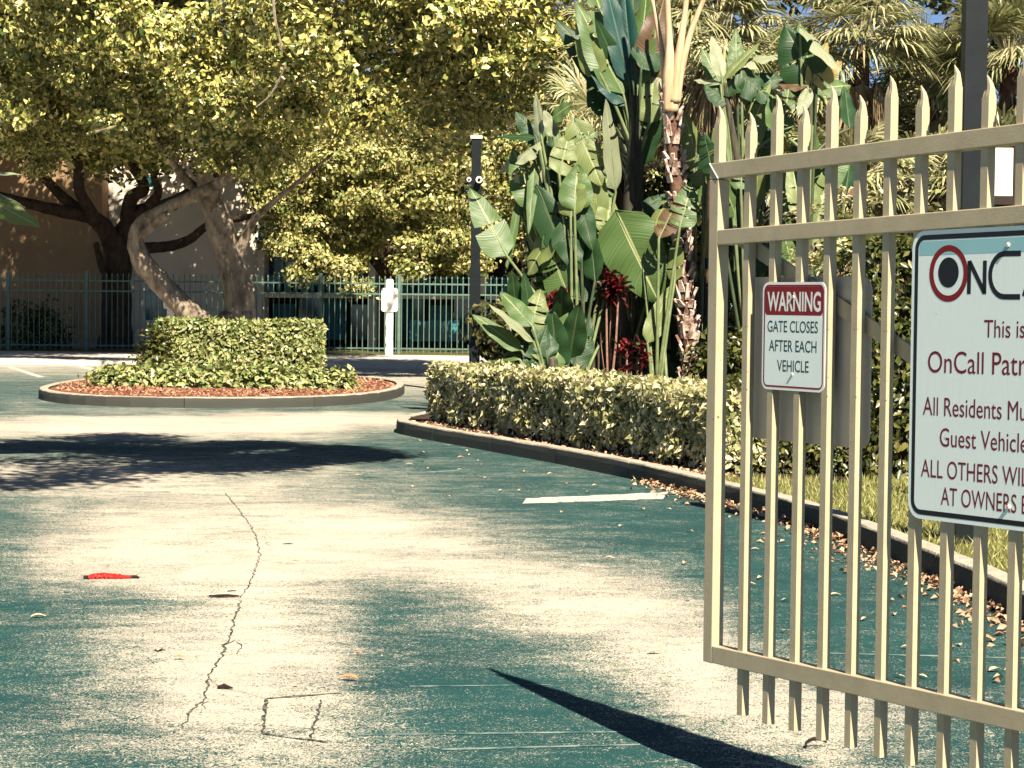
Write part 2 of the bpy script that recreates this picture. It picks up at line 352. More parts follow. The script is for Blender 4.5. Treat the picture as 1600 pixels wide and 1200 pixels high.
# cracks: jagged narrow strips lying in the surface
def crack(pts, w, name='crack', mat='crack', jag=.5, z=.003, parent=road):
    P = []
    pts = [gr(*p) for p in pts]
    for a, b in zip(pts[:-1], pts[1:]):
        n = max(2, int((b-a).length/.05))
        for k in range(n):
            p = a.lerp(b, k/n); P.append(p + Vector((random.uniform(-1,1), random.uniform(-1,1), 0))*w*jag*1.6)
    P.append(pts[-1]); mb = MB(); vs = []
    for i, p in enumerate(P):
        t = (P[min(i+1,len(P)-1)]-P[max(i-1,0)]).normalized(); s_ = Vector((-t.y, t.x, 0))*w*random.uniform(.12, .5)
        vs += [Vector((p.x, p.y, z))+s_, Vector((p.x, p.y, z))-s_]
    mb.add(vs, [(2*i, 2*i+1, 2*i+3, 2*i+2) for i in range(len(P)-1)])
    return mb.build(name, M[mat], parent)
crack([(352,770),(385,812),(400,835),(406,868),(396,898),(388,918),(376,934)], .012)
crack([(376,938),(362,985),(352,1008),(346,1030),(330,1048),(325,1075),(318,1094),(300,1108),(284,1140)], .015)
crack([(352,1008),(368,1000),(378,1010),(370,1022)], .008)
crack([(325,1060),(348,1078),(380,1082),(416,1092)], .006)
crack([(415,1092),(470,1088),(535,1083)], .034, jag=.12)
crack([(417,1092),(413,1120),(411,1146)], .019, jag=.2)
crack([(411,1146),(450,1153),(510,1160)], .030, jag=.12)
crack([(502,1094),(494,1125),(483,1158)], .014, jag=.3)
crack([(325,1096),(315,1102),(320,1108),(300,1110)], .006)
# painted stripe, far bay lines, scratches
def strip(name, quad, mat, z=.0025, parent=road, label=None):
    mb = MB(); P = [gr(*q) for q in quad]; n = 24; vs = []
    for i in range(n+1):
        a = P[0].lerp(P[1], i/n); b = P[3].lerp(P[2], i/n); j = (b-a).length*.05
        vs += [(a.x+random.uniform(-j,j), a.y+random.uniform(-j,j), z), (b.x+random.uniform(-j,j), b.y+random.uniform(-j,j), z)]
    mb.add(vs, [(2*i, 2*i+1, 2*i+3, 2*i+2) for i in range(n)]); o = mb.build(name, M[mat], parent)
    if label: o['label'] = label
    return o
strip('painted_line', [(820,779),(1046,769),(1040,780),(815,787)], 'line', label='worn white stripe beside the kerb')
strip('scratch_line', [(560,743),(735,733),(735,735),(560,745)], 'scratch')
strip('scratch_line', [(560,1147),(985,1143),(985,1145),(560,1150)], 'scratch')
strip('scratch_line', [(690,1170),(1000,1163),(1000,1165),(690,1173)], 'scratch')
strip('scratch_line', [(640,1072),(860,1070),(860,1071),(640,1074)], 'scratch')
strip('scratch_line', [(1290,1020),(1600,1028),(1600,1030),(1290,1022)], 'scratch')
strip('painted_line', [(90,563),(145,580),(152,579),(104,563)], 'line')
strip('painted_line', [(5,572),(60,590),(70,589),(16,572)], 'line')

# far pavement and lawn strip
pv = MB(); pv.box(-60, 60, 54.6, 63.6, -.02, .12); pave = tag(pv.build('pavement', M['pave']), 'bright concrete pavement across the far side of the lot', kind='structure')
lw = MB(); lw.box(-60, 60, 63.6, 70, -.02, .10); tag(lw.build('lawn', M['lawn']), 'thin lawn strip along the foot of the metal fence', kind='structure')

# ------------------------------------------------------------------ kerb on the right (stones butted with open joints)
def path_len(P): return sum((b-a).length for a, b in zip(P[:-1], P[1:]))
def kerb(name, pts, width, h, stone, label, side, lawn_z=.0, closed=False):
    P = [Vector((x, y, 0)) for x, y in pts]
    if not closed: P = catmull(P, 6)
    L = [0]
    for a, b in zip(P[:-1], P[1:]): L.append(L[-1]+(b-a).length)
    def pos(s):
        for i in range(len(P)-1):
            if L[i+1] >= s: t = (s-L[i])/max(L[i+1]-L[i], 1e-6); return P[i].lerp(P[i+1], t), (P[i+1]-P[i]).normalized()
        return P[-1], (P[-1]-P[-2]).normalized()
    root = tag(empty(name, P[0]), label, kind='structure'); n = max(1, int(L[-1]/stone)); sl = L[-1]/n
    prof = [(0, -.05), (.004, h*.6), (.010, h-.016), (.022, h), (width-.012, h+.004), (width, h-.01), (width, -.05)]
    for k in range(n):
        mb = MB(); s0 = k*sl+.006; s1 = (k+1)*sl-.006; m = 5; vs = []
        dz = random.uniform(-.005, .005)
        for i in range(m+1):
            p, t = pos(s0+(s1-s0)*i/m); nn = Vector((-t.y, t.x, 0))*side
            for d, z in prof: vs.append(p+nn*(d+random.uniform(-.002,.002))+Vector((0,0,z+dz+(random.uniform(-.003,.003) if z > 0 else 0))))
        q = len(prof); fs = []
        for i in range(m):
            for j in range(q-1): fs.append((i*q+j, i*q+j+1, (i+1)*q+j+1, (i+1)*q+j))
        fs += [tuple(range(q)), tuple(reversed(range(m*q, m*q+q)))]
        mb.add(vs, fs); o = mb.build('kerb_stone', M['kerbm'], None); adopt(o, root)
    return root
# kerb concrete: grime tone carried up the whole face by height to paint it shaded
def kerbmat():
    m = surf('weathered_shaded_kerb', (.46, .41, .31), (.30, .27, .21), scale=6, rough=.9, bump=.5, bscale=60)
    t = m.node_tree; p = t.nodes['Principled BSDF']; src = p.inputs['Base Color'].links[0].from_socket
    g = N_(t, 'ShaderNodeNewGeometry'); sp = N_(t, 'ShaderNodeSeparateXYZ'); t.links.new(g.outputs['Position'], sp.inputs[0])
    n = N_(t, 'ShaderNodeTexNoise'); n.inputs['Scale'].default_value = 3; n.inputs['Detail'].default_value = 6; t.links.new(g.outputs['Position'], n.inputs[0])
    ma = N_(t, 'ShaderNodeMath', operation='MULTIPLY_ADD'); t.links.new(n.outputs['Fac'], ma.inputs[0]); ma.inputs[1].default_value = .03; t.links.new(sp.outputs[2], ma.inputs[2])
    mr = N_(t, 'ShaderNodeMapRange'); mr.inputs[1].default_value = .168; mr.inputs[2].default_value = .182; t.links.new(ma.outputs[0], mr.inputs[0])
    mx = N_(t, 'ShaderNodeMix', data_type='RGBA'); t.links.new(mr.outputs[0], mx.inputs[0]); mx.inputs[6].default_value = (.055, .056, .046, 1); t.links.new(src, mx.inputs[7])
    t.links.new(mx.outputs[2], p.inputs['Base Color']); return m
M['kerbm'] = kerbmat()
KPTS = [(.6,33.6),(-.9,31.4),(-1.42,29.6),(-1.55,28.3),(-1.32,27.3),(-.30,24.8),(.56,22.7),(1.27,20.75),(1.75,19.0),(2.31,16.8),(2.62,14.3),(2.77,12.9),(2.84,11.6),(2.9,9),(2.95,5),(3.0,-4)]
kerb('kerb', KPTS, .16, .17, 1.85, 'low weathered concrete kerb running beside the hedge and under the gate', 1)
# bed soil and grass sheet behind the kerb
kc = catmull([Vector((x, y, 0)) for x, y in KPTS], 6); off = []
for i, p in enumerate(kc):
    t = (kc[min(i+1,len(kc)-1)]-kc[max(i-1,0)]).normalized(); off.append(p+Vector((-t.y, t.x, 0))*.155)
def side_sheet(name, P, xr, z, mat, label):
    mb = MB(); vs = []
    for p in P: vs += [(p.x, p.y, z), (xr, p.y if p.y > -3 else p.y, z)]
    mb.add(vs, [(2*i, 2*i+1, 2*i+3, 2*i+2) for i in range(len(P)-1)])
    return tag(mb.build(name, M[mat]), label, kind='structure')
bed = [p for p in off if 19.4 < p.y]; bed = bed[:]
side_sheet('bed_soil', bed, 14, .125, 'soil', 'dark planting bed soil under the hedge and tropical plants')
lawnP = [p for p in off if p.y <= 19.8]
side_sheet('grass_verge', lawnP, 14, .13, 'lawn', 'grass verge between the kerb and the tall dark shrub')

# island
CI = Vector((-5.25, 39.4, 0)); RX, RY = 3.22, 5.6
def sel(a, rx, ry, e=.82): c, s_ = math.cos(a), math.sin(a); return (CI.x+rx*math.copysign(abs(c)**e, c), CI.y+ry*math.copysign(abs(s_)**e, s_))
ipts = [sel(-math.pi/2 + 2*math.pi*k/96, RX, RY) for k in range(97)]
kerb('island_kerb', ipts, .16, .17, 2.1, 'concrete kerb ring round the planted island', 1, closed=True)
mb = MB(); R_ = [sel(-math.pi/2+2*math.pi*k/48, RX-.15, RY-.15) for k in range(48)]
mb.add([(CI.x, CI.y, .22)]+[(x, y, .13) for x, y in R_], [(0, k+1, (k+1)%48+1) for k in range(48)])
isl = tag(mb.build('island_mulch_bed', M['mulch']), 'red brown mulch covering the island inside its kerb', kind='structure')
# mulch chips, loose
n = 5000; a = RNG.uniform(0, 2*math.pi, n); k = np.sqrt(RNG.uniform(.3, 1, n))
P = np.stack([CI.x+(RX-.2)*k*np.cos(a), CI.y+(RY-.2)*k*np.sin(a), .23-.08*k+RNG.uniform(0, .015, n)], 1)
ch = Leaves(); ch.leaves(P, RNG.normal(size=(n, 3))*.5+np.array([0, -.3, 1]), .07, asp=.4)
M['chip'] = leafmat('mulch_chip', [(.10,.04,.02), (.30,.13,.07), (.45,.28,.17)], rough=.9, trans=0)
tag(ch.build('mulch_chips', M['chip']), 'loose reddish bark chips spread over the island', kind='stuff')

# ------------------------------------------------------------------ hedges
def box_leaves(lv, x0, x1, y0, y1, z0, z1, dens, L, rot=0, c=(0,0), depth=.12, faces='ftlrb', wob=.05, thin_low=0):
    """leaves in the skin of a clipped block (local x,y turned by rot about c)"""
    A = dict(f=(x1-x0)*(z1-z0), b=(x1-x0)*(z1-z0), t=(x1-x0)*(y1-y0), l=(y1-y0)*(z1-z0), r=(y1-y0)*(z1-z0))
    for f in faces:
        n = int(A[f]*dens); u, v, d = RNG.uniform(0, 1, n), RNG.uniform(0, 1, n), RNG.exponential(depth*.5, n)-.03
        if thin_low and f != 't': v = 1-(1-v)*RNG.uniform(thin_low, 1, n)
        X = x0+(x1-x0)*u; wobv = wob*(np.sin(X*3.1)+np.sin(X*7.7+1)+np.sin(v*9+X*2))*.5
        if f in 'fb': p = np.stack([X, (y0+d+wobv) if f == 'f' else (y1-d), z0+(z1-z0)*v], 1); nn = np.array([0, -1 if f == 'f' else 1, .25])
        elif f == 't': p = np.stack([X, y0+(y1-y0)*v, z1-d+wobv*.6], 1); nn = np.array([0, -.1, 1])
        else: p = np.stack([(x0+d) if f == 'l' else (x1-d), y0+(y1-y0)*u, z0+(z1-z0)*v], 1); nn = np.array([-1 if f == 'l' else 1, 0, .2])
        N = nn+RNG.normal(size=(n, 3))*.55
        cr, sr = math.cos(rot), math.sin(rot); R3 = np.array([[cr, -sr, 0], [sr, cr, 0], [0, 0, 1]])
        p = p@R3.T+np.array([c[0], c[1], 0]); N = N@R3.T
        lv.leaves(p, N, L, asp=.55)
def hedge(name, a, b, th, z0, z1, dens, L, mat, label, group=None, thin_low=0, depth=.14):
    a = Vector((*a, 0)); b = Vector((*b, 0)); d = b-a; rot = math.atan2(d.y, d.x); ln = d.length
    root = tag(empty(name, (a.x, a.y, z0), 0), label, 'hedge', group)
    lv = Leaves(); box_leaves(lv, 0, ln, 0, th, z0, z1, dens, L, rot, (a.x, a.y), depth=depth, thin_low=thin_low)
    o = lv.build('foliage', M[mat]); o['kind'] = 'stuff'; adopt(o, root)
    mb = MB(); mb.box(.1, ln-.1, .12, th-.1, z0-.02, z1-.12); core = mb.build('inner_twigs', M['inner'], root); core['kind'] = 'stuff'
    core.location = (0, 0, -z0); core.rotation_euler.z = rot
    # stems at the foot
    mb = MB()
    for k in range(int(ln*7)):
        x = random.uniform(.05, ln-.05); y = random.uniform(.02, .12); mb.tube([(x, y, z0-.02), (x+random.uniform(-.08,.08), y-.02, z0+.2), (x+random.uniform(-.15,.15), y, z0+.4)], [.01,.008,.005], 5)
    st = mb.build('stems', M['bark'], root); st.location = (0, 0, -z0); st.rotation_euler.z = rot; st['kind'] = 'stuff'
    return root
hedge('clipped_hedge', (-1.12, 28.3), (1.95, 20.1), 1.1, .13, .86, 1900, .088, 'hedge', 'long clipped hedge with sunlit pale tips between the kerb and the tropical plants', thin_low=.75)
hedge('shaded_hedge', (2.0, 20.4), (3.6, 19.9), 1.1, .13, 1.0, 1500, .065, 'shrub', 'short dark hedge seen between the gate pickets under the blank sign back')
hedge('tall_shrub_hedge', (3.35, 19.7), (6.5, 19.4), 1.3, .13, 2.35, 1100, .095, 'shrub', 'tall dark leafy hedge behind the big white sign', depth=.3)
hedge('island_hedge', (-7.05, 42.0), (-3.95, 41.8), 1.3, .16, 1.27, 1300, .11, 'hedge2', 'flat topped clipped hedge at the back of the island')
# loose low shrubs in front of it
def mound(name, x, y, rx, rz, z, mat, L, label, cat, group=None, nc=70, per=16):
    root = tag(empty(name, (x, y, z)), label, cat, group); lv = Leaves()
    lv.lobe((x, y, z+rz*.35), (rx, rx*.8, rz), nc, per, L, spread=.09, up=.6)
    o = lv.build('foliage', M[mat]); o['kind'] = 'stuff'; adopt(o, root)
    mb = MB()
    for k in range(9):
        aa = random.uniform(0, 6.28); mb.tube([(x, y, z-.03), (x+math.cos(aa)*rx*.3, y+math.sin(aa)*rx*.3, z+rz*.4), (x+math.cos(aa)*rx*.6, y+math.sin(aa)*rx*.6, z+rz*.9)], [.014,.01,.005], 5)
    adopt(mb.build('stems', M['bark']), root); return root
for i in range(11):
    px = 176 + i*34; Y = 37.4+random.uniform(-.2,.2)+.02*(i-5)**2; p = at(px, 600, Y)
    lab = ('leafy low shrub, %s from the left in the front row of the island' % ['','second','third','fourth','fifth','sixth','seventh','eighth','ninth','tenth'][i]) if 0 < i < 10 else ('dark low shrub at the left end of the island row' if i == 0 else 'low shrub at the right end of the island row')
    mound('low_shrub', p.x, Y, .33+random.uniform(0,.08), random.uniform(.22,.30), .15, 'hedge2', .12, lab, 'shrub', 'low shrubs along the front of the island')
for px, r_, lb in ((28, .8, 'dark shrub behind the picket fence at the far left'), (78, .6, 'smaller dark shrub behind the picket fence beside the dark trunk')):
    p = at(px, 545, 67.6); mound('fence_shrub', p.x, 67.6, r_, 1.1, .1, 'shrub', .14, lb, 'shrub', nc=130)
p = at(244, 560, 41.4); mound('dark_round_shrub', p.x, 41.4, .30, .72, .17, 'shrub', .10, 'darker round shrub at the left corner of the flat topped island hedge', 'shrub', nc=110)

# ------------------------------------------------------------------ far picket fence
FY = 66.0; fz = .10
fr = tag(empty('metal_picket_fence', (-18, FY, fz)), 'long dark green metal picket fence across the far side of the lot', 'fence')
X0, X1 = -18.0, 9.0
for z, t in ((2.28, .05), (1.96, .05), (.26, .05)):
    mb = MB(); mb.box(X0, X1, FY-.02, FY+.02, z-t/2, z+t/2); adopt(mb.build('rail', M['fencegreen']), fr)
mb = MB(); mb.box(-.0125, .0125, -.0125, .0125, .02, 2.36)
mb.add([(-.02,-.02,2.36),(.02,-.02,2.36),(.02,.02,2.36),(-.02,.02,2.36),(0,0,2.44),(-.02,-.02,2.34),(.02,-.02,2.34),(.02,.02,2.34),(-.02,.02,2.34)],
       [(0,1,4),(1,2,4),(2,3,4),(3,0,4),(5,6,1,0),(6,7,2,1),(7,8,3,2),(8,5,0,3),(8,7,6,5)])
pk = mb.build('picket', M['fencegreen'], fr, loc=(0, 0, 0)); npk = int((X1-X0)/.174)
for k in range(npk):
    c = pk if k == 0 else pk.copy()
    if k: COL.objects.link(c); c.parent = fr
    c.location = (.087+k*.174, -.002, 0)
mb = MB(); mb.box(-.045, .045, -.045, .045, -.02, 2.46); mb.box(-.055, .055, -.055, .055, 2.46, 2.49)
ps = mb.build('fence_post', M['fencegreen'], fr); k = 0
x = -3.55-2.44*6
while x < X1:
    c = ps if k == 0 else ps.copy()
    if k: COL.objects.link(c); c.parent = fr
    c.location = (x-X0, .0, 0); x += 2.44; k += 1

# ------------------------------------------------------------------ buildings beyond the fence
b = tag(empty('tan_building', (-14, 75, 0)), 'tan stucco building with a small high window in dappled tree shade', 'building')
def bpart(root, name, mat, *boxes, label=None):
    mb = MB(); [mb.box(*q) for q in boxes]; o = adopt(mb.build(name, M[mat]), root)
    if label: o['label'] = label
    return o
w1 = bpart(b, 'wall', 'tanwall', (-26, -14.6, 75, 90, -.02, 6.8))
w2 = bpart(b, 'wall', 'creamwall', (-14.59, -9.2, 76.2, 90, -.02, 9.2), label='taller cream wall')
bpart(b, 'parapet', 'creamwall', (-26.1, -14.6, 74.9, 75.3, 6.8, 7.02))
mb = MB(); mb.add([(-26.4,74.6,7.02),(-14.6,74.6,7.02),(-14.6,84,9.8),(-26.4,84,9.8),(-26.4,84,7.02),(-14.6,84,7.02)], [(0,1,2,3),(0,4,5,1),(1,5,2),(0,3,4),(3,2,5,4)])
M['brownroof'] = surf('brown_roof', (.07,.05,.035), (.04,.028,.02), scale=3)
adopt(mb.build('roof', M['brownroof']), b)
def window(root, x, z, w, h, y, mull=1):
    f = bpart(root, 'window', 'white', (x-w/2-.06, x+w/2+.06, y-.05, y+.01, z-.06, z), (x-w/2-.06, x+w/2+.06, y-.05, y+.01, z+h, z+h+.06),
              (x-w/2-.06, x-w/2, y-.05, y+.01, z, z+h), (x+w/2, x+w/2+.06, y-.05, y+.01, z, z+h), *[(x-w/2+w*(k+1)/(mull+1)-.02, x-w/2+w*(k+1)/(mull+1)+.02, y-.045, y+.01, z, z+h) for k in range(mull)])
    for k in range(mull+1):
        a0 = x-w/2+w*k/(mull+1)+.021; a1 = x-w/2+w*(k+1)/(mull+1)-.021
        mb = MB(); mb.box(a0, a1, y-.025, y-.01, z+.002, z+h-.002); g_ = mb.build('pane', M['glass'], f)
window(b, at(234,285,76.2).x, at(234,293,76.2).z, .35, .4, 76.2, 0)
window(b, at(248,480,76.2).x, at(250,500,76.2).z, 1.0, 1.4, 76.2)
# apartment with dark mansard, balcony and lower screen
c = tag(empty('balcony_building', (-6, 76, 0)), 'low apartment block with dark shingled eave and teal balcony left of the hanging tree', 'building')
YB = 77.0; k_ = ppm(YB)
zr0, zr1 = at(400,392,YB).z, at(400,350,YB).z
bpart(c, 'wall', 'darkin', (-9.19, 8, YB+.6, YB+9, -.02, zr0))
bpart(c, 'column', 'creamwall', (-9.19, -8.95, YB-1, YB+.6, -.02, zr0)); 
for xx in (-5.2, -1.2, 2.8): bpart(c, 'column', 'creamwall', (xx, xx+.25, YB-1, YB+.6, -.02, zr0))
mb = MB(); mb.add([(-9.19,YB-1.2,zr0+.28),(8,YB-1.2,zr0+.28),(8,YB+1.2,zr1+1.1),(-9.19,YB+1.2,zr1+1.1),(-9.19,YB+9,zr1+1.1),(8,YB+9,zr1+1.1),(-9.19,YB-1.2,zr0+.27),(8,YB-1.2,zr0+.27),(8,YB+9,zr0+.27),(-9.19,YB+9,zr0+.27)],
   [(0,1,2,3),(3,2,5,4),(6,9,8,7),(0,6,7,1),(0,3,4,9,6),(1,7,8,5,2)]); rf = adopt(mb.build('roof', M['shingle']), c)
for k in range(6):      # shingle courses
    f = k/6; z = zr0+.28+(zr1+.82-zr0)*f; y = YB-1.2+2.4*f; mb = MB(); mb.box(-9.19, 8, y-.03, y+.3, z, z+.035); mb.build('shingle_course', M['shingle'], rf)
bpart(c, 'fascia', 'tanwall', (-9.18, 8, YB-1.25, YB-1.1, zr0+.002, zr0+.26))
zt = at(400,405,YB).z; zb_ = at(400,427,YB).z
for px in (419, 470, 560, 640):
    window(c, at(px,415,YB+.6).x, zb_-.2, 1.15, 1.1+zt-zb_-.5, YB+.6)
bpart(c, 'balcony_slab', 'creamwall', (-8.94, 8, YB-1, YB+.59, at(400,456,YB).z-.2, at(400,456,YB).z))
bal = bpart(c, 'balcony_rail', 'teal', (-8.94, 8, YB-.98, YB-.94, at(400,430,YB).z-.05, at(400,430,YB).z))
zz0 = at(400,456,YB).z; zz1 = at(400,430,YB).z-.05
for k in range(56):
    mb = MB(); x = -8.8+k*.3; mb.box(x, x+.16, YB-.97, YB-.95, zz0+.03, zz1); mb.build('baluster', M['teal'], bal)
for k in range(16):
    mb = MB(); x = -8.8+k*.95; mb.box(x, x+.8, YB+.5, YB+.58, .3, 1.6+.3*(k%3)); adopt(mb.build('glass_panel', M['glass' if k % 2 else 'teal']), c)
# small bench-like blue bins behind fence
sc_ = tag(empty('blue_screen', (-2.2, 69.5, .1)), 'blue green panelled screen standing behind the fence left of the dark post', 'screen')
for k in range(5):
    x0 = at(642+k*15, 520, 69.5).x; x1 = at(642+k*15+13.5, 520, 69.5).x
    mb = MB(); mb.box(x0, x1, 69.5, 69.56, at(650,531,69.5).z, at(650,500+(k%2)*2,69.5).z); adopt(mb.build('panel', M['teal' if k % 2 == 0 else 'glass']), sc_)
mb = MB()
for k in range(6): xx = at(641+k*15, 520, 69.5).x; mb.box(xx-.02, xx+.02, 69.48, 69.6, .0, at(650,500,69.5).z)
mb.box(at(641,520,69.5).x, at(716,520,69.5).x, 69.47, 69.5, at(650,533,69.5).z, at(650,530,69.5).z)
adopt(mb.build('frame', M['teal']), sc_)

# ------------------------------------------------------------------ trees
def limb(mb, pts, n=9, jit=.06):
    """pts: (px, py, Y, width_px)"""
    P = catmull([at(a, b_, Y) for a, b_, Y, w in pts], 6); R = lerp_list([w/2/ppm(Y) for a, b_, Y, w in pts], 6)
    mb.tube(P, R, n, jit)
def crown_lobes(lv, L, nclus=90, per=26, leaf=.13, spread=.2):
    for px, py, Y, rpx in L:
        r = rpx/ppm(Y); c_ = at(px, py, Y); k = max(.25, (r/1.4)**2)
        lv.lobe(c_, (r*1.1, r, r*.8), int(nclus*k), per, leaf, spread=spread)
# tree A : dark trunk behind the fence
tA = tag(empty('shade_tree', (at(183,560,69).x, 69, .08)), 'huge spreading tree with a dark trunk behind the fence at left', 'tree')
mb = MB(); Y = 69
limb(mb, [(180,566,Y,66),(182,520,Y,50),(182,450,Y,44),(184,400,Y,46),(190,368,Y,50)], 12)
limb(mb, [(180,395,Y,34),(165,360,Y-.5,30),(140,338,Y-1,24),(95,330,Y-2,20),(45,318,Y-3,17),(-30,300,Y-4,14)])
limb(mb, [(150,345,Y-1,22),(125,300,Y-2,18),(120,250,Y-3,15),(90,180,Y-5,10)])
limb(mb, [(140,340,Y-1,20),(90,300,Y-2,16),(40,240,Y-4,13),(0,180,Y-6,9)])
limb(mb, [(188,372,Y,36),(215,335,Y,28),(250,325,Y-.5,22),(300,300,Y-1,18),(350,260,Y-3,14),(400,200,Y-5,10)])
limb(mb, [(200,345,Y,26),(205,310,Y-.5,22),(225,290,Y-1,18),(190,230,Y-3,14),(180,150,Y-5,9)])
limb(mb, [(235,320,Y-.5,20),(247,300,Y-1,13),(240,265,Y-2,11),(260,200,Y-3,8)])
limb(mb, [(222,388,Y,18),(262,385,Y,17),(295,375,Y-.5,15),(330,350,Y-1,12),(400,335,Y-2,9),(440,305,Y-3,6)])
limb(mb, [(183,480,Y-.2,18),(160,420,Y-.6,12),(150,380,Y-1,9)])
trA = adopt(mb.build('trunk', M['bark'], smooth=True), tA)
# tree B : leaning pale trunks in front of the fence
tB = tag(empty('leaning_tree', (at(345,545,61).x, 61, .12)), 'pale barked tree with a leaning trunk and an upright trunk behind the island', 'tree')
mb = MB(); Y = 60
limb(mb, [(352,575,Y,40),(325,515,Y,36),(285,478,Y,34),(248,440,Y,34),(222,408,Y-.2,32),(212,375,Y-.3,26),(222,348,Y-.4,22),(262,325,Y-.6,20),(310,302,Y-1,18),(352,280,Y-1.5,17),(400,245,Y-2.5,13),(470,190,Y-5,8)], 12, .07)
limb(mb, [(212,372,Y-.3,22),(240,350,Y-.5,16),(262,335,Y-.8,12)], 9)
limb(mb, [(372,575,Y+.4,66),(374,520,Y+.4,52),(372,460,Y+.4,47),(358,400,Y+.3,44),(342,350,Y,42),(330,308,Y-.2,34),(318,262,Y-1,24),(330,190,Y-3,14)], 14, .08)
limb(mb, [(372,400,Y+.3,20),(392,350,Y,14),(425,318,Y-.6,10),(465,285,Y-1.2,7),(520,240,Y-2.5,4)], 8)
limb(mb, [(335,310,Y,20),(300,290,Y-.4,16),(270,255,Y-1.5,12),(230,200,Y-3,8)])
# buttress roots
for px, w in ((330,20),(352,22),(395,24),(410,16)): limb(mb, [(px+ (px-368)*.5,578,Y-.6,w*.8),(px,545,Y-.1,w),(370+(px-370)*.4,490,Y+.2,w)], 8)
trB = adopt(mb.build('trunk', M['palebark'], smooth=True), tB)
# twig-like aerial roots
for tw in ([(426,-10,42.5,5),(430,30,42.5,4),(437,60,42.5,3.4),(441,85,42.5,2.2)], [(447,100,42.5,2.6),(425,145,42.5,3.4),(400,168,42.5,2.4)], [(150,206,48,4),(178,198,48,2.4)]):
    mb = MB(); limb(mb, tw, 5); adopt(mb.build('hanging_twig', M['palebark']), tB)
lvA = Leaves()
front = [(150,40,50,70),(250,60,49.5,75),(350,50,50,75),(200,105,50.5,50),(300,130,50,55),(60,95,51,28),(22,170,51,34),(372,170,50,62),(330,205,51,36),
 (480,60,49,55),(525,112,49.5,45),(430,120,50,52),(600,40,50,55),(680,30,49,72),(780,50,49,72),(845,92,49,52),(700,185,50,42),(752,112,49,46),(640,100,50,30),
 (180,190,51,24),(400,236,52,34),(838,160,50,42),(128,128,51,22),(560,72,50,34),(40,20,50,50),(890,50,50,36),(30,60,51,30),(215,150,51,26),(150,170,52,18),(470,165,51,26),(420,30,49,40)]
crown_lobes(lvA, [(a, b_, Y_-(5.5 if a > 420 else 0), r) for a, b_, Y_, r in front], 50, 48, .165, .185)
lowy = lambda x: np.interp(x, [-150,0,100,200,300,400,500,600,700,800,900], [250,215,225,205,205,190,170,185,190,165,90])
rnd = random.Random(3)
mid = []
for i in range(110):
    px = rnd.uniform(-160, 880); ly = lowy(px); py = ly - rnd.random()**1.2*(ly+60); hollow = any(((px-hx_)/hrx)**2+((py-hy_)/hry)**2 < 1 for hx_, hy_, hrx, hry in ((130,165,110,75),(560,165,95,55),(440,165,45,40),(300,215,60,25)))
    mid.append((px, py, (rnd.uniform(62, 66) if px < 420 else rnd.uniform(54.5, 57.5)) if hollow else (rnd.uniform(54, 64) if px < 420 else rnd.uniform(47, 50.5)), rnd.uniform(45, 70)))
crown_lobes(lvA, mid, 46, 36, .18, .26)
hi_ = []  # lobes above the view, added to cast shade into the crown's hollows
for i in range(95):
    px = rnd.uniform(-220, 400); hi_.append((px, rnd.uniform(-420, -60), rnd.uniform(49, 64), rnd.uniform(75, 120)))
for i in range(14): hi_.append((rnd.uniform(430, 900), rnd.uniform(-80, -40), rnd.uniform(43.5, 46), rnd.uniform(50, 70)))
for i in range(12): hi_.append((rnd.uniform(560, 690), rnd.uniform(-180, -60), rnd.uniform(54, 56), rnd.uniform(60, 80)))
crown_lobes(lvA, hi_, 34, 24, .27, .35)
# the rear of the crown, hidden lobes added to shade the buildings
for i in range(95):
    X = rnd.uniform(-27, -8.8); z = rnd.uniform(7.6, 15) if X < -14.8 else rnd.uniform(7.0, 9.0)
    lvA.lobe((X, rnd.uniform(65, 73), z), rnd.uniform(1.3, 2.0), 34, 22, .27, spread=.35)
cr = lvA.build('crown', M['ficus']); cr['kind'] = 'stuff'; adopt(cr, tA)
# its smaller share on tree B: lower right boughs
lvB = Leaves(); crown_lobes(lvB, [(330,250,57,20),(232,190,57,30),(205,215,57.5,22),(425,200,55,32),(440,230,56,34),(395,262,57,22),(470,200,56,40),(540,180,57,40),(250,225,58,28),(110,215,60,30),(20,225,60,26),(60,262,63,20)], 110, 24, .13, .18)
cr = lvB.build('crown', M['ficus']); cr['kind'] = 'stuff'; adopt(cr, tB)
# tree C
tC = tag(empty('hanging_fig_tree', (at(604,560,71).x, 71, .08)), 'dense bushy tree drooping over the fence behind the blank white sign', 'tree')
mb = MB(); Y = 71
limb(mb, [(606,566,Y,40),(606,500,Y,30),(604,450,Y,26),(602,415,Y,24),(598,370,Y,18),(590,300,Y-.5,12)], 10)
limb(mb, [(606,440,Y,16),(635,415,Y-.6,12),(680,385,Y-1.2,8)]); limb(mb, [(602,430,Y,16),(570,395,Y-.6,12),(520,370,Y-1.4,7)]); limb(mb, [(602,400,Y,13),(640,350,Y-.5,9),(690,290,Y-1,6)])
adopt(mb.build('trunk', M['bark'], smooth=True), tC)
lvC = Leaves()
for i in range(46): lvC.lobe((rnd.uniform(-8, 6), rnd.uniform(70.5, 74.5), rnd.uniform(4.8, 8.5)), rnd.uniform(1.0, 1.6), 50, 20, .2, spread=.3)
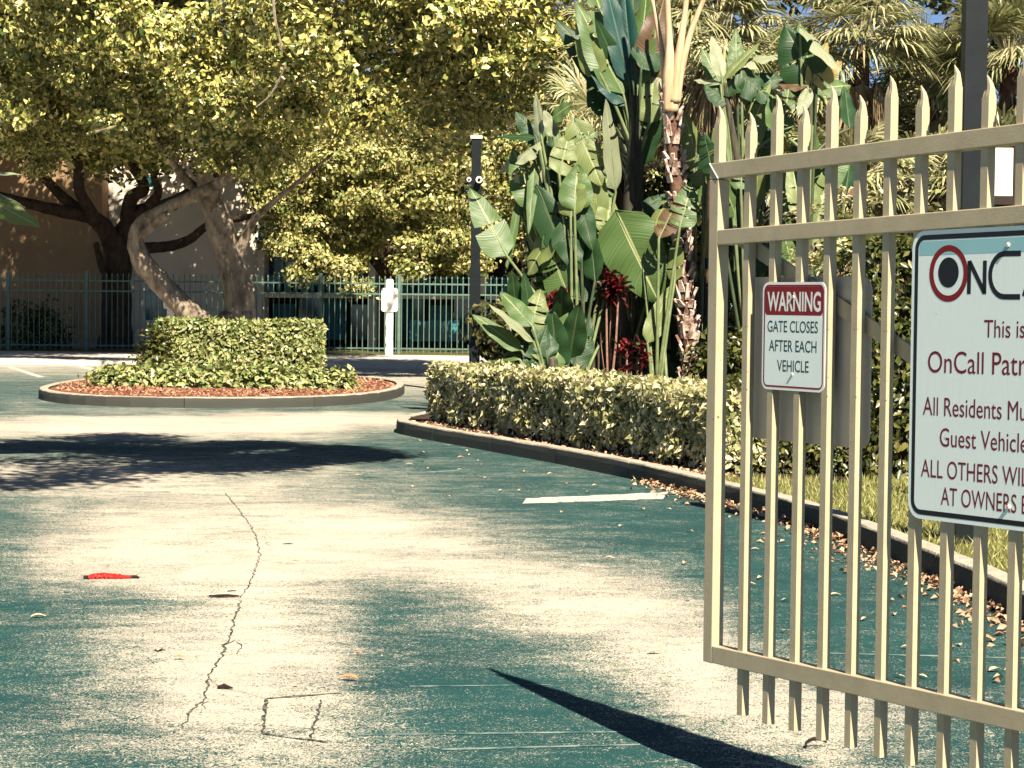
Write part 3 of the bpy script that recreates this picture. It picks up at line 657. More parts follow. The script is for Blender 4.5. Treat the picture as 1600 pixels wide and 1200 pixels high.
crown_lobes(lvC, [(470,270,68,40),(520,260,67,45),(580,250,67,50),(650,250,67,52),(720,255,67,46),(760,230,68,40),(500,310,67.5,38),(560,300,67,42),(620,310,67,40),(680,310,67,42),(735,310,67.5,36),
  (440,320,68,26),(480,350,67.5,30),(450,385,67,24),(490,400,67,24),(535,420,66.8,24),(520,360,68,26),(650,385,67,26),(640,420,66.8,18),(700,370,67,30),(745,365,67.5,26),(740,410,67,18),(770,340,68,34),
  (600,350,68.5,40),(660,350,68.5,34),(560,380,69,30),(700,410,69.5,22),(430,280,69,26),(410,300,69.5,18),(800,300,68,40),(820,240,68,50),(800,380,69,30),(470,430,66.9,12),(555,450,66.9,12)], 150, 24, .16, .17)
cr = lvC.build('crown', M['ficus2']); cr['kind'] = 'stuff'; adopt(cr, tC)
# leaf shade tree standing left of the driveway, outside the picture; only its shadow is seen
tD = tag(empty('driveway_tree', (-8.6, 15.5, -.02)), 'broad tree left of the driveway whose shade crosses the asphalt', 'tree')
mb = MB()
mb.tube(catmull([(-8.6,15.5,-.05),(-8.5,15.5,1.5),(-8.3,15.6,3.2),(-7.4,15.9,4.8),(-5.4,16.4,6.4),(-3,17,7.4),(-.8,17.4,7.8)], 5), lerp_list([.38,.3,.27,.22,.15,.09,.03], 5), 10, .05)
mb.tube(catmull([(-8.3,15.6,3.0),(-9,16.5,5),(-9.5,18,8)], 5), lerp_list([.2,.14,.06], 5), 8, .05)
adopt(mb.build('trunk', M['bark'], smooth=True), tD)
lvD = Leaves()
# crown laid out so its shade falls where the photograph shows it
hx, hy = math.sin(SUN_AZ)/math.tan(SUN_EL), -math.cos(SUN_AZ)/math.tan(SUN_EL)
for i in range(64):
    f = i/63; px = -150 + 720*f**.85 + rnd.uniform(-30, 30); half = 44*(1-f)**.8 + 5; py = 718 - 10*f + rnd.uniform(-half, half)
    p = gr(px, py); z = 6.6+rnd.uniform(-.5, 1.0); r = .62*(1-.55*f)
    lvD.lobe((p.x+hx*z, p.y+hy*z, z), (r*1.1, r*1.3, r*.5), int(12+30*min(1, f*1.3)), 15, .15, spread=.15)
for i in range(16): 
    lvD.lobe((rnd.uniform(-12,-7.5), rnd.uniform(13.5,20), rnd.uniform(6,9)), 1.3, 40, 18, .2, spread=.3)
cr = lvD.build('crown', M['ficus']); cr['kind'] = 'stuff'; adopt(cr, tD)
# far belt of trees closing the view
bt = Leaves()
for i in range(150):
    x = -52+ i*.72 + rnd.uniform(-1,1); bt.lobe((x, rnd.uniform(93, 104), rnd.uniform(1, 13 if x < 0 else 18)), rnd.uniform(1.8, 2.8), 34, 16, .5, spread=.5)
tag(bt.build('treeline', M['backtree']), 'dark belt of distant trees behind the buildings', kind='stuff')

# ------------------------------------------------------------------ posts and blank signs
def white_sign(px, base, Yd, plate, nub, postw, label):
    p = at(px, base, Yd); root = tag(empty('blank_sign', (p.x, Yd, .10)), label, 'sign')
    x = 0; z = lambda py: at(px, py, Yd).z-.10
    mb = MB(); w = postw/ppm(Yd)/2; mb.box(-w, w, 0, .09, -.02, z(nub)-.03); mb.box(-w*.8, w*.8, .01, .08, z(nub)-.03, z(nub)); mb.build('post', M['white'], root)
    # plate with rounded corners
    a0 = -(plate[0])/ppm(Yd)/2; a1 = -a0; z1 = z(plate[1]); z0 = z(plate[2]); r = .08; vs = []
    for cx, cz, s0 in ((a1-r, z1-r, 0), (a0+r, z1-r, 90), (a0+r, z0+r, 180), (a1-r, z0+r, 270)):
        for k in range(5): a_ = rad(s0+k*22.5); vs.append((cx+r*math.cos(a_), cz+r*math.sin(a_)))
    n = len(vs); mb = MB(); mb.add([(x_, -.03, z_) for x_, z_ in vs]+[(x_, -.002, z_) for x_, z_ in vs], [tuple(range(n)), tuple(reversed(range(n, 2*n)))]+[(i, i+n, (i+1)%n+n, (i+1)%n) for i in range(n)])
    mb.build('sign_plate', M['white'], root); return root
white_sign(608, 562, 63.2, (26, 450, 487), 436, 11.5, 'blank white sign on a wide white post in front of the picket fence')
white_sign(266, 565, 62.5, (22, 462, 483), 455, 11, 'blank white sign half hidden behind the leaning pale trunk')
# dark square lamp post with white cap and two round cameras
lp = tag(empty('dark_post', (at(741,590,40).x, 40, 0)), 'tall dark square post with a white cap behind the end of the clipped hedge', 'post')
zt = at(744, 217, 40).z; mb = MB(); mb.box(-.1, .1, -.1, .1, .10, 2.4); mb.box(-.088, .088, -.088, .088, 2.4, zt); mb.build('shaft', M['bronze'], lp)
mb = MB(); mb.box(-.11, .11, -.11, .11, zt, zt+.06); mb.build('cap', M['white'], lp)
mb = MB(); mb.box(-.16, .16, -.16, .16, .10, .14); mb.build('base_plate', M['bronze'], lp)
for dx, cr_ in ((-.13, .045), (.06, .065)):
    zc = at(740, 280, 40).z; mb = MB(); mb.tube([(dx, -.10, zc), (dx, -.24, zc-.02)], [cr_*.8, cr_], 12); f_ = mb.build('camera_head', M['white'], lp)
    mb = MB(); mb.tube([(dx, -.241, zc-.02), (dx, -.25, zc-.021)], [cr_*.45, cr_*.45], 12); mb.build('lens', M['signblack'], f_)
# big dark post behind the gate, right
bp = tag(empty('steel_column', (at(1516,400,14.5).x, 14.5, .12)), 'thick dark steel post rising behind the gate and the big white sign', 'post')
mb = MB(); mb.box(-.075, .075, -.075, .075, 0, 4.3); mb.build('shaft', M['bronze'], bp)
mb = MB(); mb.box(-.13, .13, -.13, .13, -.01, .025); mb.build('base_plate', M['bronze'], bp)
mb = MB(); mb.box(-.085, .085, -.085, .085, 4.3, 4.34); mb.build('cap', M['bronze'], bp)
# white panel behind
wp = tag(empty('white_panel', (at(1566,320,17).x, 17, .12)), 'white board on a dark frame behind the gate, right of the steel post', 'board')
h_ = 1/ppm(17); xa = -16*h_; za, zb2 = at(1566,306,17).z-.12, at(1566,231,17).z-.12
mb = MB(); mb.box(xa, -xa, 0, .04, za, zb2); mb.build('board', M['white'], wp)
mb = MB(); mb.box(xa-.02, -xa+.02, -.01, .05, za-.07, za-.002); mb.box(xa-.02, xa-.002, -.01, .05, za-.002, zb2+.02); mb.box(-xa+.002, -xa+.02, -.01, .05, za-.002, zb2+.02); mb.box(-.03, .03, .052, .1, -.02, za+.3); mb.build('frame', M['darkin'], wp)

# ------------------------------------------------------------------ tropical planting
def paddle(base, p0, p1, width, facing, droop=0., mat='ban_mid', tears=0, fold=.25, stemw=.022, parent=None, n=16, seed=0):
    """one paddle leaf: stem base->p0, blade p0->p1; facing = normal hint of the upper face"""
    r_ = random.Random(seed); p0 = Vector(p0); p1 = Vector(p1); ax = p1-p0; ln = ax.length; t = ax.normalized()
    fn = Vector(facing); fn = (fn - t*fn.dot(t)).normalized(); sd = t.cross(fn).normalized()
    V, F, UV, mi = [], [], [], []
    rings = []
    tear_at = sorted(r_.sample(range(3, n-2), min(tears, n-6))) if tears else []
    ucols = [-1, -.66, -.3, -.03, .03, .3, .66, 1]
    segs = []; start = 0
    def prof(v): return (math.sin(math.pi*min(1, v**.75))**.62)*(1-.25*v) if 0 < v < 1 else 0
    def pt(u, v, sag):
        w = width/2*prof(v); c = p0 + ax*v - Vector((0,0,1))*droop*ln*v*v
        wave = math.sin(v*17+seed)*.035*abs(u)*width
        # curl: blade edges bend back (away from the facing side) after rising from the rib
        return c + sd*u*w*math.cos(fold*abs(u)) + fn*(abs(u)*w*math.sin(fold)*(1-.9*abs(u)) + wave) - Vector((0,0,1))*sag*abs(u)*w
    for side in (-1, 1):
        cols = [u for u in ucols if u*side >= .03*0 and (u*side > 0)]
        cols = sorted(cols, key=lambda u: abs(u)); cols = [0]+cols
        tears_s = [k for k in tear_at if r_.random() < .75]; bounds = [0]+tears_s+[n]
        for a_, b_ in zip(bounds[:-1], bounds[1:]):
            sag = r_.uniform(0, .55) if tears else 0.06; shift = r_.uniform(-.3, .3)/n if tears else 0
            gap = .25/n if tears else 0
            base_i = len(V); rowsn = b_-a_+1
            for i in range(rowsn):
                v = (a_+i)/n
                if i == 0 and a_ > 0: v += gap
                if i == rowsn-1 and b_ < n: v -= gap
                for u in cols:
                    vv = min(1, max(0, v + (shift+.10*abs(u)*.5)*abs(u)*(1 if 0 < v < 1 else 0)))
                    V.append(pt(u, vv, sag)); UV.append((.5+u*.5, v))
            m_ = len(cols)
            for i in range(rowsn-1):
                for j in range(m_-1):
                    q = base_i+i*m_+j; f = (q, q+1, q+m_+1, q+m_) if side > 0 else (q, q+m_, q+m_+1, q+1); F.append(f); mi.append(0)
    mb = MB()
    mb.v = [tuple(v) for v in V]; mb.f = F; mb.m = [0]*len(F); mb.mi = 1
    nb = len(mb.f)
    P = catmull([Vector(base), Vector(base).lerp(p0, .55)+Vector((0, 0, .05)), p0], 4)
    rib = [p0 + ax*v - Vector((0,0,1))*droop*ln*v*v - fn*.006 for v in (.15,.3,.5,.7,.92)]
    PP = P+rib; RR = [stemw*(1-.35*i/len(P)) for i in range(len(P))]+[stemw*.55, stemw*.45, stemw*.34, stemw*.22, .002]
    mb.tube(PP, RR, 6)
    me = bpy.data.meshes.new('leaf'); me.from_pydata(mb.v, [], mb.f)
    me.materials.append(M[mat]); me.materials.append(M['petiole_dark'] if mat in ('ban_dark','ban_teal') else M['petiole'])
    me.polygons.foreach_set('material_index', mb.m); me.polygons.foreach_set('use_smooth', [True]*len(me.polygons))
    uvl = me.uv_layers.new(name='UVMap'); uvs = []
    for l in me.loops: uvs += list(UV[l.vertex_index]) if l.vertex_index < len(UV) else [0.2, 0]
    uvl.data.foreach_set('uv', uvs); me.update()
    o = link('leaf', me)
    if parent: adopt(o, parent)
    return o
M['petiole'] = surf('leaf_stalk', (.19, .23, .10), (.11, .15, .06), scale=6, rough=.5, bump=.1)
M['petiole_dark'] = surf('leaf_stalk_dark', (.07, .09, .04), (.04, .06, .03), scale=6, rough=.5, bump=.1)
M['pseudo'] = surf('fibrous_stem', (.10, .085, .055), (.03, .03, .02), scale=9, rough=.85, bump=.6, stretch=(3,3,.3))
SEED = [0]
def plant(name, px, Yb, leaves, label, cat='plant', stems=(), z=.12, stemmat='pseudo', trunk=True):
    b0 = gr(px, 600, z); x = at(px, 560, Yb).x
    root = tag(empty(name, (x, Yb, z)), label, cat)
    if stems:
        mb = MB()
        for s_ in stems: limb(mb, [(a, b_, Yb+dy, w) for a, b_, dy, w in s_], 8, .05)
        adopt(mb.build('stem', M[stemmat], smooth=True), root)
    for L in leaves:
        (bx, by), (x0, y0), (x1, y1), w, mat = L[:5]; op = L[5] if len(L) > 5 else {}
        SEED[0] += 1; dy0 = op.get('dy0', 0); dy1 = op.get('dy1', random.uniform(-.4,.4))
        base = at(bx, by, Yb+op.get('dyb', dy0*.3)); 
        paddle(base, at(x0, y0, Yb+dy0), at(x1, y1, Yb+dy1), w/ppm(Yb)*1.3, op.get('f', (random.uniform(-.3,.5), -1, .45)), op.get('droop', .05), mat, op.get('t', 0), op.get('fold', .3), op.get('sw', 3)/ppm(Yb), root, 16, SEED[0])
    return root
GY_ = 660
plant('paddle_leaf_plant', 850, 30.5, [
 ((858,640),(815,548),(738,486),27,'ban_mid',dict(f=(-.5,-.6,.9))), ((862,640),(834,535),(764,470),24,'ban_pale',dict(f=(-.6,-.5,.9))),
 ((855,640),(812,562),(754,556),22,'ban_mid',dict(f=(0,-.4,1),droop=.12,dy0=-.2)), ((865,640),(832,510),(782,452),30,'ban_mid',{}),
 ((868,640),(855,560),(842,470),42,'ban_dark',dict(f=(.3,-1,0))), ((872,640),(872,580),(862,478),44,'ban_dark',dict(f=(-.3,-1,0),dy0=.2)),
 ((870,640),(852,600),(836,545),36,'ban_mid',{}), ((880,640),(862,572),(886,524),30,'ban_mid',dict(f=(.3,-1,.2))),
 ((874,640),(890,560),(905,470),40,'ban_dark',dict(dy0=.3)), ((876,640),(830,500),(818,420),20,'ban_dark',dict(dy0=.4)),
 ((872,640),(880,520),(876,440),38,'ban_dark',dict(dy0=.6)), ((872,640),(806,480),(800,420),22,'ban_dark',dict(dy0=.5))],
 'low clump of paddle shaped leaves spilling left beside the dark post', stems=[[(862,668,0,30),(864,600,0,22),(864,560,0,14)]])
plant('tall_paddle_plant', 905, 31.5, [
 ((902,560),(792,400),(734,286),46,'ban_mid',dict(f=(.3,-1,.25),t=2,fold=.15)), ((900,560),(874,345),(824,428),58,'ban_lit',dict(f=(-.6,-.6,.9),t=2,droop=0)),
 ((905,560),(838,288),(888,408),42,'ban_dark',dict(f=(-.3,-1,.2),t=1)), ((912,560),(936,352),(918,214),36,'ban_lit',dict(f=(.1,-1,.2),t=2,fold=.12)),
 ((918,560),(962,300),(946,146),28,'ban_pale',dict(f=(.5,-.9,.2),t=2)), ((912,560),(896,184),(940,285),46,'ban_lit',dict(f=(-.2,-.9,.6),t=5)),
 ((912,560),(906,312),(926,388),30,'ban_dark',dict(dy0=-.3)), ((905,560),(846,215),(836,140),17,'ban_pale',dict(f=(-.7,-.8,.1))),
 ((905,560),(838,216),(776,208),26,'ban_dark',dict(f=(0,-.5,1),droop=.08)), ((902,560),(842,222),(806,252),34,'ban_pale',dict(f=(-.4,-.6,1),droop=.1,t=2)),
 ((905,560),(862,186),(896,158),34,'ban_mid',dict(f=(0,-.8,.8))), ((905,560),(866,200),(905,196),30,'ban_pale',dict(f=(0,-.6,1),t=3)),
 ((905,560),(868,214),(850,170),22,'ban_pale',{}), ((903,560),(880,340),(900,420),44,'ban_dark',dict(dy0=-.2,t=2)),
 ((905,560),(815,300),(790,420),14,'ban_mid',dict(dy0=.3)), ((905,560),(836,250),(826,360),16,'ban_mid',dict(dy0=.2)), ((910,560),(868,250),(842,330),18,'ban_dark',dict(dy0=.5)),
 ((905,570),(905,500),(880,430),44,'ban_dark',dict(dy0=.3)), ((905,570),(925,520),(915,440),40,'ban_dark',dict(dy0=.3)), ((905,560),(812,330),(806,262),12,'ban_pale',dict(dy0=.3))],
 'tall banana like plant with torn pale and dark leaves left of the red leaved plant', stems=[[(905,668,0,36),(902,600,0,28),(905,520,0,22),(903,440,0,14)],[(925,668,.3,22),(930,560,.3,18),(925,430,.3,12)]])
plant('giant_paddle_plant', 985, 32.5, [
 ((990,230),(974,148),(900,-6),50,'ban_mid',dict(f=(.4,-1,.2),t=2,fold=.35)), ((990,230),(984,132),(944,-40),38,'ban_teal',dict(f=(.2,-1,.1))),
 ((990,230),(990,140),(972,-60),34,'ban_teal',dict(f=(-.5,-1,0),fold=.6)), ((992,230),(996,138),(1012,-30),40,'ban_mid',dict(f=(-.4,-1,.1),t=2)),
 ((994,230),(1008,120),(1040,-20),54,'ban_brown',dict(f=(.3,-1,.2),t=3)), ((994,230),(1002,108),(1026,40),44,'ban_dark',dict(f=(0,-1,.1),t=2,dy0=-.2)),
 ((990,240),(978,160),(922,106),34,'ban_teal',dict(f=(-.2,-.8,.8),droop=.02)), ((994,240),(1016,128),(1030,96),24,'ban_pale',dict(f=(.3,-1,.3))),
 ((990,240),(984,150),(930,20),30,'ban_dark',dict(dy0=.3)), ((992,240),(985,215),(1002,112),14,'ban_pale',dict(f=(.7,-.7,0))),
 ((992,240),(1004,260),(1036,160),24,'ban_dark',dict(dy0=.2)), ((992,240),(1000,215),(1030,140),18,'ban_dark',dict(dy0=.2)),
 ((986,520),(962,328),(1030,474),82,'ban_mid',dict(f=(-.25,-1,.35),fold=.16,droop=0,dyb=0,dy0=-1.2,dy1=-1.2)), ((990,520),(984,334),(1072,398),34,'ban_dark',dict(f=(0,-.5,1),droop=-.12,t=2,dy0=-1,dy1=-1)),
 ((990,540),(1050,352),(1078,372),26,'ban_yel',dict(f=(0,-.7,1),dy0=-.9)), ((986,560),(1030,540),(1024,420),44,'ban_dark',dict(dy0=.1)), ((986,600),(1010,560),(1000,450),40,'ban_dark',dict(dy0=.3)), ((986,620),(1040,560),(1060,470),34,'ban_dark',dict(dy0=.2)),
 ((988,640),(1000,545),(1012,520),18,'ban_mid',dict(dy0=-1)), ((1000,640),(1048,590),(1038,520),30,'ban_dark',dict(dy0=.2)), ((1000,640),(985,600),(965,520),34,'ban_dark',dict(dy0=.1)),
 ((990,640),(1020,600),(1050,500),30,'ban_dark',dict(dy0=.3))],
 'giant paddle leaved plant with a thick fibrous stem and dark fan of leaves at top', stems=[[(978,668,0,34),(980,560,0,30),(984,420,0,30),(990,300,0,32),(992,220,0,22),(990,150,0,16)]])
plant('right_paddle_plant', 1085, 32.0, [
 ((1092,560),(1104,290),(1066,164),40,'ban_lit',dict(f=(.3,-1,.3),t=2,fold=.12)), ((1094,560),(1100,268),(1116,196),24,'ban_lit',dict(f=(.2,-1,.3))),
 ((1090,560),(1078,300),(1052,228),22,'ban_dark',{}), ((1094,580),(1085,420),(1076,300),14,'ban_yel',dict(fold=.7)), ((1094,580),(1098,440),(1112,320),14,'ban_yel',dict(fold=.7)),
 ((1096,640),(1090,560),(1062,480),28,'ban_dark',{}), ((1096,640),(1100,560),(1110,480),26,'ban_mid',{}), ((1098,640),(1090,600),(1098,520),26,'ban_mid',dict(dy0=-.2)), ((1090,640),(1075,600),(1040,560),24,'ban_dark',dict(dy0=-.3)),
 ((1094,580),(1080,430),(1048,385),22,'ban_mid',dict(f=(0,-.5,1)))],
 'slender paddle leaved plant with yellow stalks just left of the gate end', stems=[[(1090,668,0,24),(1092,560,0,16),(1088,440,0,9)],[(1102,668,.2,16),(1104,560,.2,12),(1098,400,.2,7)]])
plant('high_paddle_plant', 1165, 30.5, [
 ((1160,500),(1128,122),(1112,52),22,'ban_pale',dict(f=(.3,-1,.2))), ((1162,500),(1132,124),(1188,62),24,'ban_lit',dict(f=(-.3,-.7,.8),fold=.7)), ((1164,500),(1158,98),(1222,82),32,'ban_pale',dict(f=(0,-.6,1),t=2)),
 ((1164,500),(1150,108),(1206,156),40,'ban_dark',dict(f=(0,-.9,.5),t=2)), ((1160,500),(1126,132),(1084,122),22,'ban_pale',dict(f=(0,-.6,1))), ((1160,500),(1140,160),(1100,130),34,'ban_dark',dict(f=(0,-.9,.4))),
 ((1168,500),(1148,262),(1204,122),42,'ban_lit',dict(f=(-.2,-1,.2),t=1,fold=.12)), ((1168,520),(1150,340),(1120,250),30,'ban_mid',dict(t=2)), ((1168,520),(1180,330),(1185,240),32,'ban_lit',{}),
 ((1168,560),(1190,430),(1178,350),30,'ban_dark',{}), ((1160,500),(1135,130),(1160,140),40,'ban_dark',dict(dy0=.2)), ((1164,520),(1230,420),(1215,300),34,'ban_mid',dict(t=2))],
 'tall plant whose pale paddle leaves show above the left end of the gate', stems=[[(1168,668,0,24),(1166,500,0,18),(1158,300,0,14),(1140,180,0,10),(1132,130,0,8)]])
plant('sunlit_paddle_plant', 1275, 29.5, [
 ((1262,500),(1276,132),(1226,34),74,'ban_dark',dict(f=(-.3,-1,.1),fold=.4,t=1)), ((1262,500),(1268,128),(1316,92),38,'ban_yel',dict(f=(.3,-.8,.6),t=2)), ((1262,500),(1250,42),(1316,108),34,'ban_pale',dict(f=(.3,-.5,1),t=1)),
 ((1262,500),(1266,140),(1292,62),30,'ban_yel',dict(f=(.3,-1,.2))), ((1262,500),(1262,134),(1214,128),30,'ban_brown',dict(f=(0,-.7,.8))), ((1262,500),(1266,136),(1246,178),18,'ban_pale',dict(t=1)),
 ((1262,520),(1270,380),(1300,240),40,'ban_lit',dict(t=2)), ((1262,520),(1250,340),(1235,230),30,'ban_lit',dict(t=2)), ((1262,540),(1300,400),(1345,330),36,'ban_mid',dict(t=2)), ((1262,540),(1240,430),(1222,350),30,'ban_mid',{})],
 'plant with large sunlit yellow and brown edged leaves above the gate pickets', stems=[[(1266,668,0,22),(1262,480,0,16),(1260,280,0,12),(1266,140,0,9)]])
# leaf tips reaching in at the left edge of the view
plant('left_edge_plant', -66, 18.2, [
 ((-70,420),(-40,300),(62,352),42,'ban_lit',dict(f=(0,-.6,1),t=2,droop=.02,fold=.15)), ((-70,420),(-50,270),(34,268),17,'ban_pale',dict(f=(0,-.6,1))), ((-70,420),(-50,290),(40,318),16,'ban_pale',dict(f=(0,-.5,1),dy0=.2)),
 ((-70,440),(-120,330),(-190,300),40,'ban_mid',{}), ((-72,440),(-90,300),(-110,180),40,'ban_mid',{})],
 'broad green leaf tips poking in at the left edge of the view', stems=[[(-70,760,0,30),(-72,600,0,26),(-70,420,0,18)]], z=.0)
# grass verge at left for that plant
mb = MB(); mb.box(-14, -4.68, 9, 18.7, -.02, .12); tag(mb.build('left_verge', M['lawn']), 'planted verge left of the driveway', kind='structure')

# fuller crowns: further leaves of the same plants
def more_leaves(root, px, Yb, items):
    for (bx, by), (x0, y0), (x1, y1), w, mat, op in items:
        SEED[0] += 1; d_ = op.get('d', .35)
        paddle(at(bx, by, Yb), at(x0, y0, Yb+d_), at(x1, y1, Yb+d_+op.get('e', .2)), w/ppm(Yb)*1.25, op.get('f', (random.uniform(-.5,.5), -1, .35)), op.get('droop', .05), mat, op.get('t', 2), op.get('fold', .25), 3/ppm(Yb), root, 16, SEED[0])
def byname(n): return [o for o in COL.objects if o.name == n][0]
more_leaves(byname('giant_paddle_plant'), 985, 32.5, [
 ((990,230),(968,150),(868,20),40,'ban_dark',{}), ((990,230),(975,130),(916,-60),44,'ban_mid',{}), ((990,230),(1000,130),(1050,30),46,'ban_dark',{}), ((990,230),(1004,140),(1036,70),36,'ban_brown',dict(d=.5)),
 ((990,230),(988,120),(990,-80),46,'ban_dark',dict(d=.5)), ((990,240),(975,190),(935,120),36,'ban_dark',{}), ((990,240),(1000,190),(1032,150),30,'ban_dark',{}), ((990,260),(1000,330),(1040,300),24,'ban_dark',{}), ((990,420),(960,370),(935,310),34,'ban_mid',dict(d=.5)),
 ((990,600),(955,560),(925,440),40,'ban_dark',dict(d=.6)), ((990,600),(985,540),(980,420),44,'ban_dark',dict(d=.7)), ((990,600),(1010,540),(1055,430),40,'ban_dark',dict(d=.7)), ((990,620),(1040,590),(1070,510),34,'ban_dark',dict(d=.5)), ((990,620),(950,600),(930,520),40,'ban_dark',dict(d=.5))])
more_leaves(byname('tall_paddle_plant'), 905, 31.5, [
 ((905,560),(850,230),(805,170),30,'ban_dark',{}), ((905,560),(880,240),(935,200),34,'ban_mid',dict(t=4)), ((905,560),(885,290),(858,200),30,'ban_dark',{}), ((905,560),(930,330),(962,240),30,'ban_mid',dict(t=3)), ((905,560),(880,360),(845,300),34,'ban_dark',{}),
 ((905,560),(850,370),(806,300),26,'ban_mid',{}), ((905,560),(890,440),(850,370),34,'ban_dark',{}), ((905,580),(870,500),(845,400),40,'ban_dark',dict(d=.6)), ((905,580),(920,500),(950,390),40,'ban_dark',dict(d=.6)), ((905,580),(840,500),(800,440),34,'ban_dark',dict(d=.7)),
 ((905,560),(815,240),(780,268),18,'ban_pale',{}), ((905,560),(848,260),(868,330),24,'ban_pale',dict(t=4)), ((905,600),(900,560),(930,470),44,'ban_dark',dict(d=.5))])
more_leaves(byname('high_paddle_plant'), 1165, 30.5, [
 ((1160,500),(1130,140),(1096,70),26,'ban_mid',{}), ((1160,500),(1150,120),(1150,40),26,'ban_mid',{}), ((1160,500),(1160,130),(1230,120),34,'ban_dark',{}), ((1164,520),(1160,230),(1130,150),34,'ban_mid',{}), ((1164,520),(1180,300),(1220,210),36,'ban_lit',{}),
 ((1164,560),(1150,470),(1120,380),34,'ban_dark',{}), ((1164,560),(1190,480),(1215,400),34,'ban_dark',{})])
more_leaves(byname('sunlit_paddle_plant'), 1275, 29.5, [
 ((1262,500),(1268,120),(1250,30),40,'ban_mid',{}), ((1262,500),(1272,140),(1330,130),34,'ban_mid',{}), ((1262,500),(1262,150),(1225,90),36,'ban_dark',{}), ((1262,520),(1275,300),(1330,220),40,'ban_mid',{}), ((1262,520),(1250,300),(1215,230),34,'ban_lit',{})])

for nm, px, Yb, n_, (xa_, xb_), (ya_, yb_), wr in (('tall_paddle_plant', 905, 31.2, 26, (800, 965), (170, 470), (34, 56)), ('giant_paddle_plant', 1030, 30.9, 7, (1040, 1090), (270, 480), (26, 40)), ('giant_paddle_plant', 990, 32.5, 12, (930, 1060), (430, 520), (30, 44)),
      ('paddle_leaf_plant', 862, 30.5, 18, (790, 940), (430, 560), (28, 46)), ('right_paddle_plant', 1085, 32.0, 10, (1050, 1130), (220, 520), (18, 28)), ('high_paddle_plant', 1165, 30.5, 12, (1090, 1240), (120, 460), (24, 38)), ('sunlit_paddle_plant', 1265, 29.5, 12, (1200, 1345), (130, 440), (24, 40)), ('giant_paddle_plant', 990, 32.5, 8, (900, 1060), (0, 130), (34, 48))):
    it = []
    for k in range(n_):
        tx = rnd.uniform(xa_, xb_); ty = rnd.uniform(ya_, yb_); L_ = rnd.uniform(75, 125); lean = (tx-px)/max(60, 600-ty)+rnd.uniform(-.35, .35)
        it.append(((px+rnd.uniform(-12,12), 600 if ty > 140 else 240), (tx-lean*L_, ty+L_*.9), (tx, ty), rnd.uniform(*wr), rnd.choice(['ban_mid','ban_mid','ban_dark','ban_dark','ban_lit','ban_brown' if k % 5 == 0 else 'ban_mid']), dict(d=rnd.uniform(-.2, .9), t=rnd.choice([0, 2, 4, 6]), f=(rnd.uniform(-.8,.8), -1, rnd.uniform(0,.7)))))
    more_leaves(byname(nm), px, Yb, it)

# red cordyline
def strap_plant(name, px, Yb, ztop_py, n, L, mat, label, spread, z=.12, cat='plant', bottom=None):
    x = at(px, 500, Yb).x; root = tag(empty(name, (x, Yb, z)), label, cat); zt = at(px, ztop_py, Yb).z
    mb = MB()
    canes = [(random.uniform(-spread*.5, spread*.5), random.uniform(-.2,.2), random.uniform(.55, 1)) for _ in range(6)]
    for cx, cy, h in canes: mb.tube([(x, Yb, z-.02), (x+cx*.7, Yb+cy, z+(zt-z)*h*.5), (x+cx, Yb+cy, z+(zt-z)*h-.1)], [.02,.016,.012], 6)
    adopt(mb.build('cane', M['pinkcane']), root)
    for cx, cy, h in canes:
        mb = MB()
        for k in range(n//6):
            a_ = random.uniform(0, 6.28); el = random.uniform(-.3, 1.3); l = L*random.uniform(.6, 1.1); b0 = Vector((x+cx, Yb+cy, z+(zt-z)*h-.1-random.uniform(0,.3)))
            d = Vector((math.cos(a_)*math.cos(el), math.sin(a_)*math.cos(el), math.sin(el))); sd = d.cross(Vector((0,0,1))).normalized(); w = .035
            P = [b0, b0+d*l*.35, b0+d*l*.7-Vector((0,0,l*.08)), b0+d*l-Vector((0,0,l*.3))]; ws = [.3, 1, .8, .05]
            mb.add([p+sd*w*s_ *q for p, q in zip(P, ws) for s_ in (-1, 1)], [(0,1,3,2),(2,3,5,4),(4,5,7,6)])
        adopt(mb.build('leaf_tuft', M[mat]), root)
M['pinkcane'] = surf('pinkish_cane', (.38,.22,.16), (.2,.1,.07), scale=14, bump=.3)
strap_plant('red_cordyline', 952, 31.4, 378, 180, .30, 'cordy', 'tall dark red leaved cordyline in the middle of the tropical plants', .42)
strap_plant('low_cordyline', 985, 30.2, 520, 90, .25, 'cordy', 'low red and pink cordyline at the foot of the giant paddle plant', .5)
strap_plant('pink_cordyline', 868, 31.2, 436, 90, .28, 'cordy', 'small pinkish red cordyline between the dark paddle leaves', .5)

